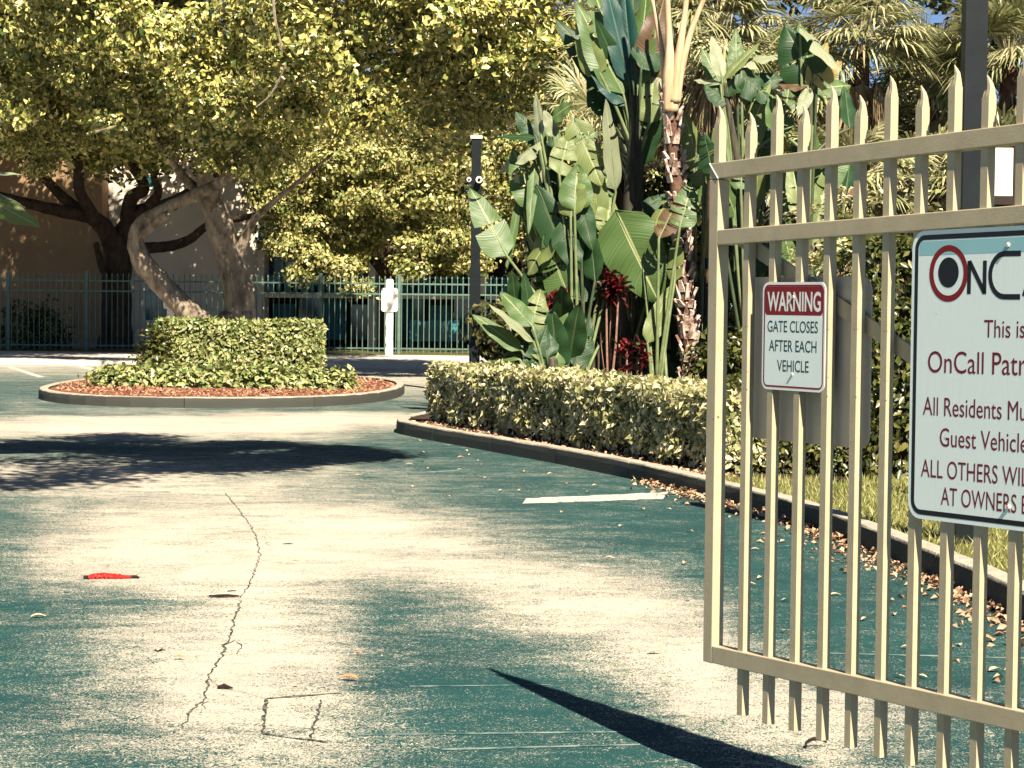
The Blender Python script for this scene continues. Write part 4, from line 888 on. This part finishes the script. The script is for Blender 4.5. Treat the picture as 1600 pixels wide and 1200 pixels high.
# booted palm
M['boot'] = surf('palm_boot', (.62,.50,.40), (.20,.10,.07), scale=7, rough=.8, bump=.5, lo=.38, hi=.55)
M['palmstem'] = surf('orange_leaf_base', (.60,.46,.29), (.42,.27,.14), scale=5, rough=.5, bump=.2, stretch=(3,3,.3))
def palm(name, px0, px1, Yb, topy, wpx, label, boots=True, mat='boot', stalks=None, fans=None, z=.12, ftop=None):
    base = at(px1, 560, Yb); top = at(px0, topy, Yb)
    root = tag(empty(name, (base.x, Yb, z)), label, 'palm tree')
    r = wpx/2/ppm(Yb); mb = MB(); n = 18
    P = [Vector((base.x+(top.x-base.x)*min(1,max(0,(zz-.9)/(top.z-.9))), Yb, zz)) for zz in np.linspace(z-.03, top.z, n)]
    mb.tube(P, [r*(1.25 if i < 1 else 1)*(.85 if boots else 1) for i in range(n)], 12, .04)
    adopt(mb.build('trunk', M[mat if not boots else 'darkboot'], smooth=True), root)
    if boots:
        mb = MB(); zz = z+.1; k = 0
        while zz < top.z:
            f = (zz-z)/(top.z-z); cx = base.x+(top.x-base.x)*min(1,max(0,(zz-.9)/(top.z-.9)))
            for j in range(5):
                a_ = k*.7+j*2*math.pi/5+random.uniform(-.15,.15); c_, s_ = math.cos(a_), math.sin(a_)
                if random.random() < .2: continue
                w = r*.46*random.uniform(.45,1.15); h = .15*random.uniform(.5, 1.6); o_ = r*.8; ou = r*(1.15+random.uniform(0,.35))
                tx = Vector((-s_, c_, 0)); rr = Vector((c_, s_, 0)); b0 = Vector((cx, Yb, zz))
                lean = tx*random.uniform(-.05,.05)
                vs = [b0+rr*o_-tx*w, b0+rr*o_+tx*w, b0+rr*ou+tx*w*.55+Vector((0,0,h))+lean, b0+rr*ou-tx*w*.55+Vector((0,0,h))+lean,
                      b0+rr*(o_+.03)-tx*w+Vector((0,0,-.02)), b0+rr*(o_+.03)+tx*w+Vector((0,0,-.02)), b0+rr*(ou+.035)+tx*w*.5+Vector((0,0,h*.9))+lean, b0+rr*(ou+.035)-tx*w*.5+Vector((0,0,h*.9))+lean]
                mb.add(vs, [(0,1,2,3),(7,6,5,4),(0,3,7,4),(1,5,6,2),(2,6,7,3),(0,4,5,1)])
            zz += .115; k += 1
        bo = adopt(mb.build('leaf_base_stubs', M['boot']), root); bo['kind'] = 'stuff'
    if stalks:
        for s_ in stalks:
            mb = MB(); limb(mb, [(a, b_, Yb+d, w) for a, b_, d, w in s_], 8, .03); adopt(mb.build('leaf_stalk', M['palmstem'], smooth=True), root)
    return root
M['darkboot'] = surf('palm_trunk_dark', (.16,.09,.06), (.06,.03,.02), scale=8, rough=.95, bump=.6)
M['palewood'] = surf('pale_palm_trunk', (.60,.52,.42), (.46,.38,.30), scale=4, rough=.85, bump=.4, stretch=(1,1,4))
def fan_arrays(c, d, up, R, nb, ang, droop, w):
    """fan leaf: blades radiating from hub c around direction d within the plane normal up"""
    d = d.normalized(); up = (up-d*up.dot(d)).normalized(); sd = d.cross(up); vs = []; fs = []
    for k in range(nb):
        a_ = -ang + 2*ang*k/(nb-1) + random.uniform(-.05,.05); l = R*(1-.25*abs(a_)/ang)*random.uniform(.85,1.1)
        t = d*math.cos(a_)+sd*math.sin(a_); s_ = (sd*math.cos(a_)-d*math.sin(a_))
        dr = droop*random.uniform(.6,1.4); lift = up*.03*(1 if k % 2 else -1)
        ps = [(c, .25), (c+t*l*.35+lift, 1.), (c+t*l*.68+Vector((0,0,-dr*l*.25)), .8), (c+t*l*.86+Vector((0,0,-dr*l*.75)), .08)]
        b = len(vs); 
        for p, q in ps: vs += [p-s_*w*q, p+s_*w*q]
        fs += [(b,b+1,b+3,b+2),(b+2,b+3,b+5,b+4),(b+4,b+5,b+7,b+6)]
    return vs, fs
def fan_palm(px, py, Yb, nf, R, label, dead=10, trunkw=26, px_base=None, seed=1):
    rr = random.Random(seed); top = at(px, py, Yb); root = tag(empty('fan_palm', (top.x, Yb, .12)), label, 'palm tree', 'fan palms behind the gate')
    mb = MB(); mb.tube([(top.x+random.uniform(-.03,.03), Yb, z_) for z_ in np.linspace(.1, top.z-.1, 12)], [trunkw/2/ppm(Yb)]*12, 10, .08); adopt(mb.build('trunk', M['darkboot'], smooth=True), root)
    for k in range(nf+dead):
        isd = k >= nf; a_ = k*2.399+rr.uniform(-.2,.2); el = rr.uniform(-.35, 1.35) if not isd else rr.uniform(-1.3, -.7)
        d = Vector((math.cos(a_)*math.cos(el), math.sin(a_)*math.cos(el), math.sin(el))); pl = rr.uniform(.5,.95) if not isd else rr.uniform(.3,.5)
        b0 = Vector((top.x, Yb, top.z-(.0 if not isd else .35))); hub = b0+d*pl-Vector((0,0,.1*(1-el)*pl))
        mb = MB(); mb.tube([b0+d*.08, b0+d*pl*.55, hub], [.022,.016,.012], 5); mb.m = [0]*len(mb.f); mb.mi = 0
        d2 = (d-Vector((0,0,.25 if not isd else .9))).normalized(); up = Vector((rr.uniform(-.4,.4), rr.uniform(-.4,.4), 1)) if not isd else Vector((math.cos(a_), math.sin(a_), .2))
        vs, fs = fan_arrays(hub, d2, up, R*rr.uniform(.8,1.15), 34, rad(120 if not isd else 60), .28 if not isd else .9, .021)
        mb.add(vs, fs); nfan = len(fs)
        o = mb.build('fan_leaf', M['deadfan' if isd else 'fan']); adopt(o, root)
    return root
palm('booted_palm', 1046, 1078, 31.4, 150, 24, 'palm with rough pinkish leaf base stubs and three orange stalks left of the gate',
     stalks=[[(1048,175,-.1,26),(1047,120,-.1,25),(1046,70,-.1,12),(1043,0,-.1,9),(1040,-120,-.2,7)],[(1052,160,-.15,18),(1058,105,-.15,14),(1066,50,-.15,11),(1072,0,-.15,9),(1080,-120,-.3,7)],[(1056,160,-.1,16),(1064,110,-.1,13),(1078,55,-.1,10),(1096,8,-.1,8),(1140,-90,-.2,6)],
             [(1044,170,0,20),(1036,90,.1,9),(1020,0,.2,7)]])
palm('pale_palm', 868, 868, 36, 226, 17, 'slim pale palm trunk behind the torn banana like leaves', boots=False, mat='palewood')
for i, (px, py, Yb, nf, R, ps_, lab) in enumerate([
  (1120, 40, 37, 40, 1.05, 1, 'fan palm crown right of the orange palm stalks'), (1235, 150, 40, 34, 1.0, 2, 'lower fan palm crown behind the sunlit paddle leaves'),
  (1345, 60, 36, 44, 1.05, 3, 'wide fan palm crown filling the top left of the steel post'), (1455, 130, 38, 40, 1.1, 4, 'fan palm crown directly left of the thick steel post'),
  (1575, 90, 36, 44, 1.1, 5, 'fan palm crown right of the thick steel post'), (925, 205, 40, 26, .95, 6, 'small fan palm crown behind the torn banana like leaves'),
  (1385, 250, 39, 30, .95, 7, 'low fan palm crown seen between the upper gate rails'), (985, 60, 42, 28, .95, 8, 'fan palm crown behind the giant paddle plant'), (1520,260,40,26,.95,9,'low fan palm crown behind the top of the big white sign'),
  (1290,250,41,30,.95,12,'shaggy fan palm crown seen through the left part of the gate'),(1060,120,41,30,1.0,13,'fan palm crown directly behind the booted palm'),(1325,285,33,26,.8,15,'low golden fan palm seen between the two upper gate rails, left of the others'),(1450,300,34,26,.8,16,'low golden fan palm just left of the steel post at rail height'),(1570,280,33,26,.85,17,'low golden fan palm right of the steel post behind the white board'),(1235,300,34,22,.75,18,'low golden fan palm above the warning sign'),(1450,240,41,28,.95,14,'shaggy fan palm crown between the gate rails left of the steel post')]):
    fan_palm(px, py, Yb, nf, R, lab, dead=5, seed=ps_)
for i, (px, Y_, h) in enumerate([(830,40,1.6),(862,42,3.0),(905,41,3.6),(960,42,4.2),(1015,41,3.8),(1070,42,4.0),(1125,41,3.6),(1185,40,3.6),(1245,41,3.8),(1305,40,3.6),(1365,41,3.8),(1425,40,3.6)]):
    p = at(px, 500, Y_); root = tag(empty('screening_bush', (p.x, Y_, .12)), 'tall dark bush behind the tropical plants, %s from the left' % ['first','second','third','fourth','fifth','sixth','seventh','eighth','ninth','tenth','eleventh','last'][i], 'bush', 'tall dark bushes closing the view behind the palms')
    lv = Leaves()
    for k in range(7): lv.lobe((p.x+rnd.uniform(-.4,.4), Y_+rnd.uniform(-.4,.4), .5+(h-.6)*k/6), (.7,.6,.5), 42, 16, .17, spread=.16)
    o = lv.build('foliage', M['bush']); o['kind'] = 'stuff'; adopt(o, root)
    mb = MB()
    for k in range(4): mb.tube([(p.x+rnd.uniform(-.2,.2), Y_, .1), (p.x+rnd.uniform(-.3,.3), Y_, h*.5), (p.x+rnd.uniform(-.4,.4), Y_, h*.9)], [.04,.03,.01], 6)
    adopt(mb.build('stems', M['bark']), root)
# understorey shrubs behind the planting and gate
for i, (px, py, Y_, r, mat, lab) in enumerate([(1350,430,26,.75,'shrub','round shrub seen between pickets left of the big white sign'),(1290,400,27,.7,'hedge','sunlit shrub above the warning sign between pickets'),
   (1210,500,31,.8,'shrub','dark shrub behind the warning sign'),(1130,560,30,.6,'shrub','dark shrub at the foot of the plants beside the gate end'),(1420,380,27,.8,'hedge','leafy shrub behind the left edge of the big white sign'),
   (820,560,34,.45,'shrub','small dark shrub behind the low clump beside the dark post')]):
    p = at(px, py, Y_); mound('round_shrub', p.x, Y_, r, max(.4, (p.z-.13)/1.0), .13, mat, .11, lab, 'shrub', None, nc=150, per=18)

# ------------------------------------------------------------------ the gate
TH = math.atan(1900/FPX); SL = .0235; DZ = .15
go = Vector((.7493, 7.7751, 0))
gate = tag(empty('metal_gate', go, TH-math.pi/2), 'khaki metal picket gate standing open across the right side', 'gate')
UE = 2.95; RD = .052
def grail(name, z0, z1, u0=0.0, y0=0, y1=RD):
    mb = MB(); mb.box(u0, UE, y0, y1, z0+DZ, z1+DZ, SL); o = mb.build(name, M['gate'], gate)
    bv = o.modifiers.new('b', 'BEVEL'); bv.width = .003; bv.segments = 2; return o
grail('rail', 2.061, 2.120, -.056); grail('rail', 1.817, 1.873, .001); grail('rail', .272, .336, .001)
mb = MB(); mb.box(-.056, 0, 0, RD, .27+DZ, 2.0585+DZ); st = mb.build('stile', M['gate'], gate); bv = st.modifiers.new('b','BEVEL'); bv.width = .003; bv.segments = 2
mb = MB(); mb.box(UE+.001, UE+.06, 0, RD, .27+DZ, 2.2+DZ); mb.build('stile', M['gate'], gate)
# mitre seam (weld bead)
mb = MB(); mb.tube([(-.056,-.001,2.12+DZ-.001),(-.0,-.001,2.061+DZ)], [.0022,.0022], 5); mb.build('weld_bead', M['white'], gate)
def picket_mesh(h, seed):
    """square tube with a pinched, split and curled point"""
    r_ = random.Random(seed); mb = MB(); w = .0158
    mb.box(-w, w, -w, w, 0, h)
    j = lambda a: r_.uniform(-a, a)
    # crushed and split tube end: a short prong on one corner, a curled horn on the other
    def horn(P, W_, D_):
        vs = []
        for (x, y, z), a, b_ in zip(P, W_, D_): vs += [(x-a, y-b_, z), (x+a, y-b_, z), (x+a, y+b_, z), (x-a, y+b_, z)]
        n_ = len(P); mb.add(vs, [(i*4+k, i*4+(k+1)%4, i*4+4+(k+1)%4, i*4+4+k) for i in range(n_-1) for k in range(4)]+[(4*n_-4, 4*n_-3, 4*n_-2, 4*n_-1)])
    q = .030+j(.006)
    horn([(-w*.62,0,h-.02),(-w*.66,0,h+q*.5),(-w*.50+j(.002),-w*.3,h+q)], [w*.36, w*.30, w*.06], [w*.98, w*.6, w*.1])
    e_ = j(.003)
    horn([(w*.36,0,h-.02),(w*.42,0,h+.008),(w*.52,0,h+.026),(w*.30+e_,0,h+.044),(-w*.15+e_,0,h+.058),(-w*.62+e_,0,h+.070)],
         [w*.62, w*.54, w*.42, w*.34, w*.20, .0010], [w*.98, w*.85, w*.62, w*.45, w*.26, .0010])
    return mb
def add_picket(u, z0, z1, seed, y=.0255):
    mb = picket_mesh(z1-z0-.066, seed); o = mb.build('picket', M['gate'], gate, loc=(u, y, z0+DZ)); return o
add_picket(-.028, 2.1225, 2.327, 0, .026)
for k in range(18):
    u = .146+.1543*k+.0145+.004
    tall = (k % 2 == 1)
    add_picket(u, .105+.0*k-(.004 if k % 2 else 0), (2.333 if tall else 2.285)+.022*u, 10+k)
# diagonal brace bar behind
mb = MB(); mb.add([(.02, RD+.002, 1.86+DZ-.03), (2.9, RD+.002, .62+DZ), (2.9, RD+.012, .62+DZ), (.02, RD+.012, 1.86+DZ-.03), (.02, RD+.002, 1.86+DZ+.03), (2.9, RD+.002, .68+DZ), (2.9, RD+.012, .68+DZ), (.02, RD+.012, 1.86+DZ+.03)],
   [(0,1,5,4),(3,7,6,2),(4,5,6,7),(0,3,2,1),(0,4,7,3),(1,2,6,5)]); mb.build('brace_bar', M['gate'], gate)
mb = MB(); mb.box(-.085, -.057, .01, .04, 1.735+DZ, 1.765+DZ); mb.box(-.10, -.085, .005, .045, 1.73+DZ, 1.77+DZ); mb.build('latch', M['bronze'], gate)
# hinge post (outside the picture)
hp = tag(empty('gate_post', go+Vector((math.sin(TH), -math.cos(TH), 0))*3.12+Vector((0,0,-.02)), TH-math.pi/2), 'square khaki post carrying the gate hinges', 'post')
mb = MB(); mb.box(-.06, .06, -.04, .08, 0, 2.7); mb.build('shaft', M['gate'], hp); mb = MB(); mb.box(-.07,.07,-.05,.09,2.7,2.73); mb.build('cap', M['gate'], hp)
for z in (.5, 2.2): mb = MB(); mb.tube([(-.085,.02,z),(-.085,.02,z+.12)], [.02,.02], 8); mb.box(-.11,-.055,.01,.03,z+.03,z+.09); mb.build('hinge', M['gate'], hp)

# ---- signs on the gate
def rrect(x0, x1, z0, z1, r, n=6):
    vs = []
    for cx, cz, s0 in ((x1-r, z1-r, 0), (x0+r, z1-r, 90), (x0+r, z0+r, 180), (x1-r, z0+r, 270)):
        for k in range(n+1): a_ = rad(s0+k*90/n); vs.append((cx+r*math.cos(a_), cz+r*math.sin(a_)))
    return vs
def plate(name, x0, x1, z0, z1, r, y, th, mat, parent, shear=0):
    vs = rrect(x0, x1, z0, z1, r); n = len(vs); mb = MB()
    f = lambda x, z: z+shear*(x-x0)
    mb.add([(x, y, f(x,z)) for x, z in vs]+[(x, y+th, f(x,z)) for x, z in vs], [tuple(reversed(range(n))), tuple(range(n, 2*n))]+[(i, (i+1)%n, (i+1)%n+n, i+n) for i in range(n)])
    # the first polygon must face -y
    return mb.build(name, mat if not isinstance(mat, str) else M[mat], parent)
def ring(name, x0, x1, z0, z1, r, w, y, mat, parent, shear=0):
    a = rrect(x0, x1, z0, z1, r); b_ = rrect(x0+w, x1-w, z0+w, z1-w, max(.001, r-w)); n = len(a); mb = MB(); f = lambda x, z: z+shear*(x-x0)
    mb.add([(x, y, f(x,z)) for x, z in a]+[(x, y, f(x,z)) for x, z in b_], [(i, i+n, (i+1)%n+n, (i+1)%n) for i in range(n)])
    return mb.build(name, M[mat], parent)
def text(s, x0, x1, zb, h, y, mat, parent, name='lettering', bold=.0, shear=0, xr=0):
    cu = bpy.data.curves.new('t', 'FONT'); cu.body = s; cu.size = 1; cu.offset = bold; cu.resolution_u = 4
    ob = bpy.data.objects.new('t', cu); COL.objects.link(ob); dg = bpy.context.evaluated_depsgraph_get(); dg.update()
    me = bpy.data.meshes.new_from_object(ob.evaluated_get(dg)); bpy.data.objects.remove(ob); n = len(me.vertices)
    co = np.empty(n*3); me.vertices.foreach_get('co', co); co = co.reshape(-1, 3)
    cap = .729 # cap height of the built-in face at size 1 is measured below instead
    ref = bpy.data.curves.new('r', 'FONT'); ref.body = 'H'; ref.size = 1; ref.offset = bold
    ro = bpy.data.objects.new('r', ref); COL.objects.link(ro); dg = bpy.context.evaluated_depsgraph_get(); dg.update()
    rm = bpy.data.meshes.new_from_object(ro.evaluated_get(dg)); bpy.data.objects.remove(ro); rc = np.empty(len(rm.vertices)*3); rm.vertices.foreach_get('co', rc); rc = rc.reshape(-1, 3)
    cap = rc[:, 1].max()-rc[:, 1].min(); base = rc[:, 1].min()
    sx = (x1-x0)/(co[:, 0].max()-co[:, 0].min()); X = x0+(co[:, 0]-co[:, 0].min())*sx; Z = zb+(co[:, 1]-base)*h/cap + shear*(X-xr)
    out = np.stack([X, np.full(n, y), Z], 1); me.vertices.foreach_set('co', out.ravel()); me.materials.clear(); me.materials.append(M[mat]); me.update()
    # face the reader
    o = link(name, me, parent); return o
D = DZ
ws = tag(empty('warning_sign', go, TH-math.pi/2), 'small white and maroon warning sign reading gate closes after each vehicle', 'sign')
sh = .006
plate('sign_plate', .272, .630, 1.300+D, 1.680+D, .030, .008, .004, 'whitetext', ws)
ring('border', .281, .621, 1.309+D, 1.671+D, .024, .006, .0077, 'signred', ws)
plate('sign_face', .2875, .6145, 1.3155+D, 1.563+D, .016, .0077, .0003, 'signwhite', ws)
plate('red_header', .2875, .6145, 1.564+D, 1.6645+D, .016, .0076, .0004, 'signred', ws)
text('WARNING', .300, .604, 1.578+D, .068, .0073, 'whitetext', ws, bold=.022)
text('GATE CLOSES', .303, .590, 1.504+D, .040, .0074, 'signteal', ws, bold=.006)
text('AFTER EACH', .313, .584, 1.436+D, .040, .0074, 'signteal', ws, bold=.006)
text('VEHICLE', .362, .542, 1.366+D, .040, .0074, 'signteal', ws, bold=.006)
for x, z in ((.451, 1.357), (.451, 1.628)):
    mb = MB(); mb.tube([(x, .0068, z+D), (x, .003, z+D)], [.006, .005], 8); mb.build('bolt', M['signtan'], ws)

bs = tag(empty('patrol_sign', go, TH-math.pi/2), 'large white patrol company sign with maroon lettering hung on the gate', 'sign')
X0s, X1s = 1.078, 1.97; Z0s, Z1s = .915+D, 1.842+D; sh = .012
plate('sign_plate', X0s, X1s, Z0s, Z1s, .055, .004, .006, 'signwhite', bs, sh)
ring('border', X0s+.014, X1s-.014, Z0s+.014, Z1s-.014, .045, .016, .0036, 'signblack', bs, sh)
bnd = MB(); xa, xb, zt_ = X0s+.034, X1s-.034, Z1s-.034
bnd.add([(xa,.0037,zt_-.045),(xb,.0037,zt_-.045+sh*(xb-xa)),(xb,.0037,zt_+sh*(xb-xa)),(xa,.0037,zt_)], [(0,1,2,3)]); bnd.build('blue_band', M['signblue'], bs)
def disc(name, x, z, r0, r1, y, mat, parent, n=40):
    mb = MB()
    if r0 <= 0: mb.add([(x+r1*math.cos(2*math.pi*k/n), y, z+r1*math.sin(2*math.pi*k/n)) for k in range(n)], [tuple(range(n))])
    else:
        mb.add([(x+r*math.cos(2*math.pi*k/n), y, z+r*math.sin(2*math.pi*k/n)) for r in (r0, r1) for k in range(n)], [(k, (k+1)%n, n+(k+1)%n, n+k) for k in range(n)])
    return mb.build(name, M[mat], parent)
disc('logo_ring', 1.252, 1.705+D, .070, .090, .0036, 'signred', bs); disc('logo_dot', 1.252, 1.708+D, 0, .048, .0036, 'signblack', bs)
# N C A L L of the logo drawn as strokes
def stroke(pts, w, parent, y=.0036, mat='signblack', name='logo_letter'):
    mb = MB(); P = [Vector((a, 0, b_)) for a, b_ in pts]; vs = []
    for i, p in enumerate(P):
        t = (P[min(i+1,len(P)-1)]-P[max(i-1,0)]).normalized(); s_ = Vector((-t.z, 0, t.x))*w/2; vs += [Vector((p.x, y, p.z))+s_, Vector((p.x, y, p.z))-s_]
    mb.add(vs, [(2*i, 2*i+1, 2*i+3, 2*i+2) for i in range(len(P)-1)]); return mb.build(name, M[mat], parent)
zz = 1.640+D
mb_ = [(1.348, zz), (1.348, zz+.104)], [(1.348, zz+.102), (1.418, zz+.004)], [(1.418, zz), (1.418, zz+.104)]
for q in mb_: stroke(q, .017, bs)
cz = zz+.058; arc = [(1.575, zz+.124), (1.510, zz+.124)]+[(1.505+.066*math.cos(a_)*.95, cz+.066*math.sin(a_)) for a_ in np.linspace(rad(92), rad(268), 14)]+[(1.510, cz-.066), (1.575, cz-.066)]
stroke(arc, .017, bs)
stroke([(1.590, zz-.006), (1.645, zz+.13)], .015, bs); stroke([(1.645, zz+.13), (1.70, zz-.006)], .015, bs); stroke([(1.612, zz+.035), (1.678, zz+.035)], .012, bs)
for x in (1.725, 1.81): stroke([(x, zz+.13), (x, zz)], .017, bs); stroke([(x, zz+.004), (x+.07, zz+.004)], .017, bs)
def btext(s, x0, x1, z, h, bold=0): text(s, x0, x1, z+D, h, .0036, 'maroon', bs, bold=bold, shear=sh, xr=X0s)
btext('This is a', 1.420, 1.650, 1.502, .054); btext('OnCall Patrolled', 1.163, 1.785, 1.388, .068)
btext('All Residents Must', 1.143, 1.665, 1.251, .058); btext('Guest Vehicles', 1.226, 1.645, 1.154, .058)
btext('ALL OTHERS WILL', 1.139, 1.655, 1.052, .056); btext('AT OWNERS EXPENSE', 1.236, 1.83, .968, .056)
for x, z in ((1.52, 1.79), (1.545, .99), (1.85, 1.79), (1.85, .99)):
    mb = MB(); mb.tube([(x, .0036, z+D), (x, -.004, z+D)], [.008, .006], 8); mb.build('bolt', M['signtan'], bs)
rb = tag(empty('sign_back', go, TH-math.pi/2), 'blank tan back of a rounded metal sign fixed behind the gate pickets', 'sign')
plate('sign_plate', .10, .80, 1.115+D, 1.70+D, .05, RD+.016, .004, 'signtan', rb)
mb = MB(); mb.box(.105, .795, RD+.0125, RD+.0155, 1.62+D, 1.66+D); mb.build('mounting_strip', M['signtan'], rb)

# ------------------------------------------------------------------ grass, litter, leaves
n = 30000; Xg = RNG.uniform(1.9, 6.0, n); Yg = RNG.uniform(9.5, 19.6, n)
kx = np.interp(Yg, [p.y for p in reversed(lawnP)], [p.x for p in reversed(lawnP)]); ok = Xg > kx+.02; Xg, Yg = Xg[ok], Yg[ok]; n = len(Xg)
h = RNG.uniform(.03, .085, n); a = RNG.uniform(0, 6.28, n); ln_ = RNG.normal(0, .03, (n, 2)); B = np.stack([Xg, Yg, np.full(n, .128)], 1)
dx = np.stack([np.cos(a), np.sin(a), a*0], 1)*.006; tip = B+np.stack([ln_[:, 0], ln_[:, 1], h], 1)
V = np.stack([B-dx, B+dx, tip], 1).reshape(-1, 3); F = np.arange(3*n).reshape(-1, 3)
tag(np_mesh('grass', V, F, M['grassblade']), 'sunlit short grass behind the kerb', kind='stuff')
def kerb_x(y): 
    ks = sorted([(p.y, p.x) for p in kc]); return np.interp(y, [q[0] for q in ks], [q[1] for q in ks])
n = 1300; Yl = RNG.uniform(8.5, 20.6, n); d = RNG.exponential(.09, n)*np.interp(Yl, [8.5, 14, 18, 20.6], [1.2, 1.1, .9, .5]); d = np.where(RNG.uniform(size=n) < .06, d*3, d)
P = np.stack([kerb_x(Yl)-.04-d, Yl, .008+.045*np.exp(-d/.06)*RNG.uniform(0, 1, n)], 1)
lv = Leaves(); lv.leaves(P, RNG.normal(size=(n, 3))*.45+np.array([0, 0, 1]), .055, asp=.6, fold=.25)
tag(lv.build('leaf_litter', M['dry']), 'drift of dry brown leaves gathered along the foot of the kerb', kind='stuff')
# soil litter in bed
n = 1500; Yl = RNG.uniform(19.5, 28, n); P = np.stack([kerb_x(Yl)+.2+RNG.uniform(0, .4, n), Yl, np.full(n, .14)], 1)
lv = Leaves(); lv.leaves(P, RNG.normal(size=(n, 3))*.4+np.array([0, 0, 1]), .06, asp=.6, fold=.2)
tag(lv.build('bed_litter', M['dry']), 'brown fallen leaves on the soil under the clipped hedge', kind='stuff')
# single leaves
def leaf_mesh(seed):
    r_ = random.Random(seed); mb = MB(); n = 7; vs = []
    for i in range(n):
        v = i/(n-1); w = .42*math.sin(math.pi*min(1, v*.96+.02))**.8*.5; z = .10*math.sin(v*3)+r_.uniform(0,.03)
        vs += [(-w, v-.5, z+.16*w*2), (0, v-.5, z), (w, v-.5, z+.2*w*2+r_.uniform(0,.06))]
    mb.add(vs, [(3*i+j, 3*i+j+1, 3*i+j+4, 3*i+j+3) for i in range(n-1) for j in range(2)]); return mb
LM = [leaf_mesh(s_).build('fallen_leaf', M['dry']) for s_ in range(4)]
protos = [o.data for o in LM]
for o in LM: bpy.data.objects.remove(o)
PX = [(640,727),(668,733),(646,762),(700,772),(745,721),(755,727),(759,748),(718,735),(728,706),(660,708),(720,716),(734,712),(820,738),(783,768),(813,768),(700,777),(878,802),(970,824),(952,874),(985,879),(1078,832),(1045,797),(1005,797),(1023,1022),(1070,882),
  (860,742),(885,757),(930,760),(953,760),(745,745),(920,770),(1180,860),(1172,915),(1188,905),(1245,846),(1224,848),(1305,932),(1352,970),(1228,940),(1228,990),(1380,858),(1398,962),(1255,862),(1300,858),(1500,1010),(1551,1003),(1460,865),(1420,1015),(1555,1050),(1405,1060),(1320,770),
  (560,744),(612,715),(590,690),(655,690),(700,697),(420,852),(462,876),(250,1018),(95,860),(60,966),(1340,1060),(1590,1030),(1440,1060)]
for i, (px, py) in enumerate(PX):
    o = bpy.data.objects.new('fallen_leaf', protos[i % 4]); COL.objects.link(o); p = gr(px, py)
    s_ = random.uniform(.05, .085); o.scale = (s_, s_, s_); o.location = (p.x, p.y, .008); o.rotation_euler = (0, 0, random.uniform(0, 6.28))
    tag(o, 'small dry leaf lying on the open asphalt', 'leaf', 'single dry leaves scattered on the asphalt')
for px, py, s_, lab in ((545,1064,.09,'orange dry leaf on the asphalt above the square cut'), (560,1024,.045,'little orange leaf fragment on the asphalt right of the crack'), (280,1031,.06,'small orange brown leaf left of the long crack'), (1537,1003,.12,'big curled tan leaf on the asphalt behind the gate pickets')):
    mb = leaf_mesh(px); o = mb.build('fallen_leaf', M['orangeleaf'] if 'orangeleaf' in M else M.setdefault('orangeleaf', surf('orange_dry_leaf', (.62,.24,.10), (.42,.14,.05), scale=3, bump=.2)))
    o.scale = (s_,)*3; p = gr(px, py); o.location = (p.x, p.y, .01); o.rotation_euler.z = rad(80); tag(o, lab, 'leaf')
# red plastic scrap, sticks, twist
p0 = gr(136, 905); p1 = gr(205, 904); mb = MB()
mb.tube(catmull([p0+Vector((0,0,.012)), p0.lerp(p1,.3)+Vector((0,.02,.02)), p0.lerp(p1,.7)+Vector((0,-.01,.014)), p1+Vector((0,0,.012))], 5), lerp_list([.012,.019,.016,.008], 5), 8, .12)
for k in range(7): q = p0.lerp(p1, .12+.1*k)+Vector((0,.005,.012)); mb.tube([q, q+Vector((.012,0,.001))], [.021,.019], 8)
mb.mi = 1; mb.tube([p1+Vector((-.01,0,.012)), p1+Vector((.03,.004,.010)), p1+Vector((.05,-.004,.008))], [.010,.012,.006], 7); mb.tube([p0+Vector((-.02,0,.01)), p0+Vector((.01,0,.012))], [.012,.014], 7)
tag(mb.build('red_scrap', [M['red'], M['stick']], smooth=False), 'bright red plastic scrap lying on the asphalt at left', 'litter')
p0 = gr(326, 934); p1 = gr(374, 934); mb = MB(); mb.tube(catmull([p0+Vector((0,0,.01)), p0.lerp(p1,.5)+Vector((0,0,.013)), p1+Vector((0,0,.01))], 4), lerp_list([.006,.010,.005], 4), 6, .15)
tag(mb.build('dark_stick', M['stick']), 'short dark stick lying across the crack in the asphalt', 'stick')
p0 = gr(350, 1077); mb = MB(); mb.tube([p0+Vector((-.03,0,.008)), p0+Vector((0,.01,.014)), p0+Vector((.04,-.01,.008))], [.006,.012,.004], 6, .2)
tag(mb.build('dark_pebble', M['stick']), 'small dark lump beside the crack above the square cut', 'litter')
for (px, py, l) in ((450,851,.07),(250,1018,.05),(362,925,.05)):
    p0 = gr(px, py); mb = MB(); mb.tube([p0+Vector((-l/2,-.01,.006)), p0+Vector((0,.004,.008)), p0+Vector((l/2,.02,.005))], [.003,.004,.002], 5)
    tag(mb.build('twig', M['stick']), {450:'thin dark twig right of the upper crack', 250:'dark twig on the asphalt left of the lower crack', 362:'tiny twig just above the dark stick'}[px], 'twig')
p0 = gr(1272, 1168); mb = MB(); mb.tube(catmull([p0+Vector((-.035,-.03,.008)), p0+Vector((-.03,.0,.02)), p0+Vector((0,.0,.035)), p0+Vector((.035,.005,.03)), p0+Vector((.05,0,.02))], 4), lerp_list([.004,.006,.008,.007,.003], 4), 6, .1)
tag(mb.build('curled_pod', M['stick']), 'dark curled seed pod on the asphalt under the gate pickets', 'seed pod')
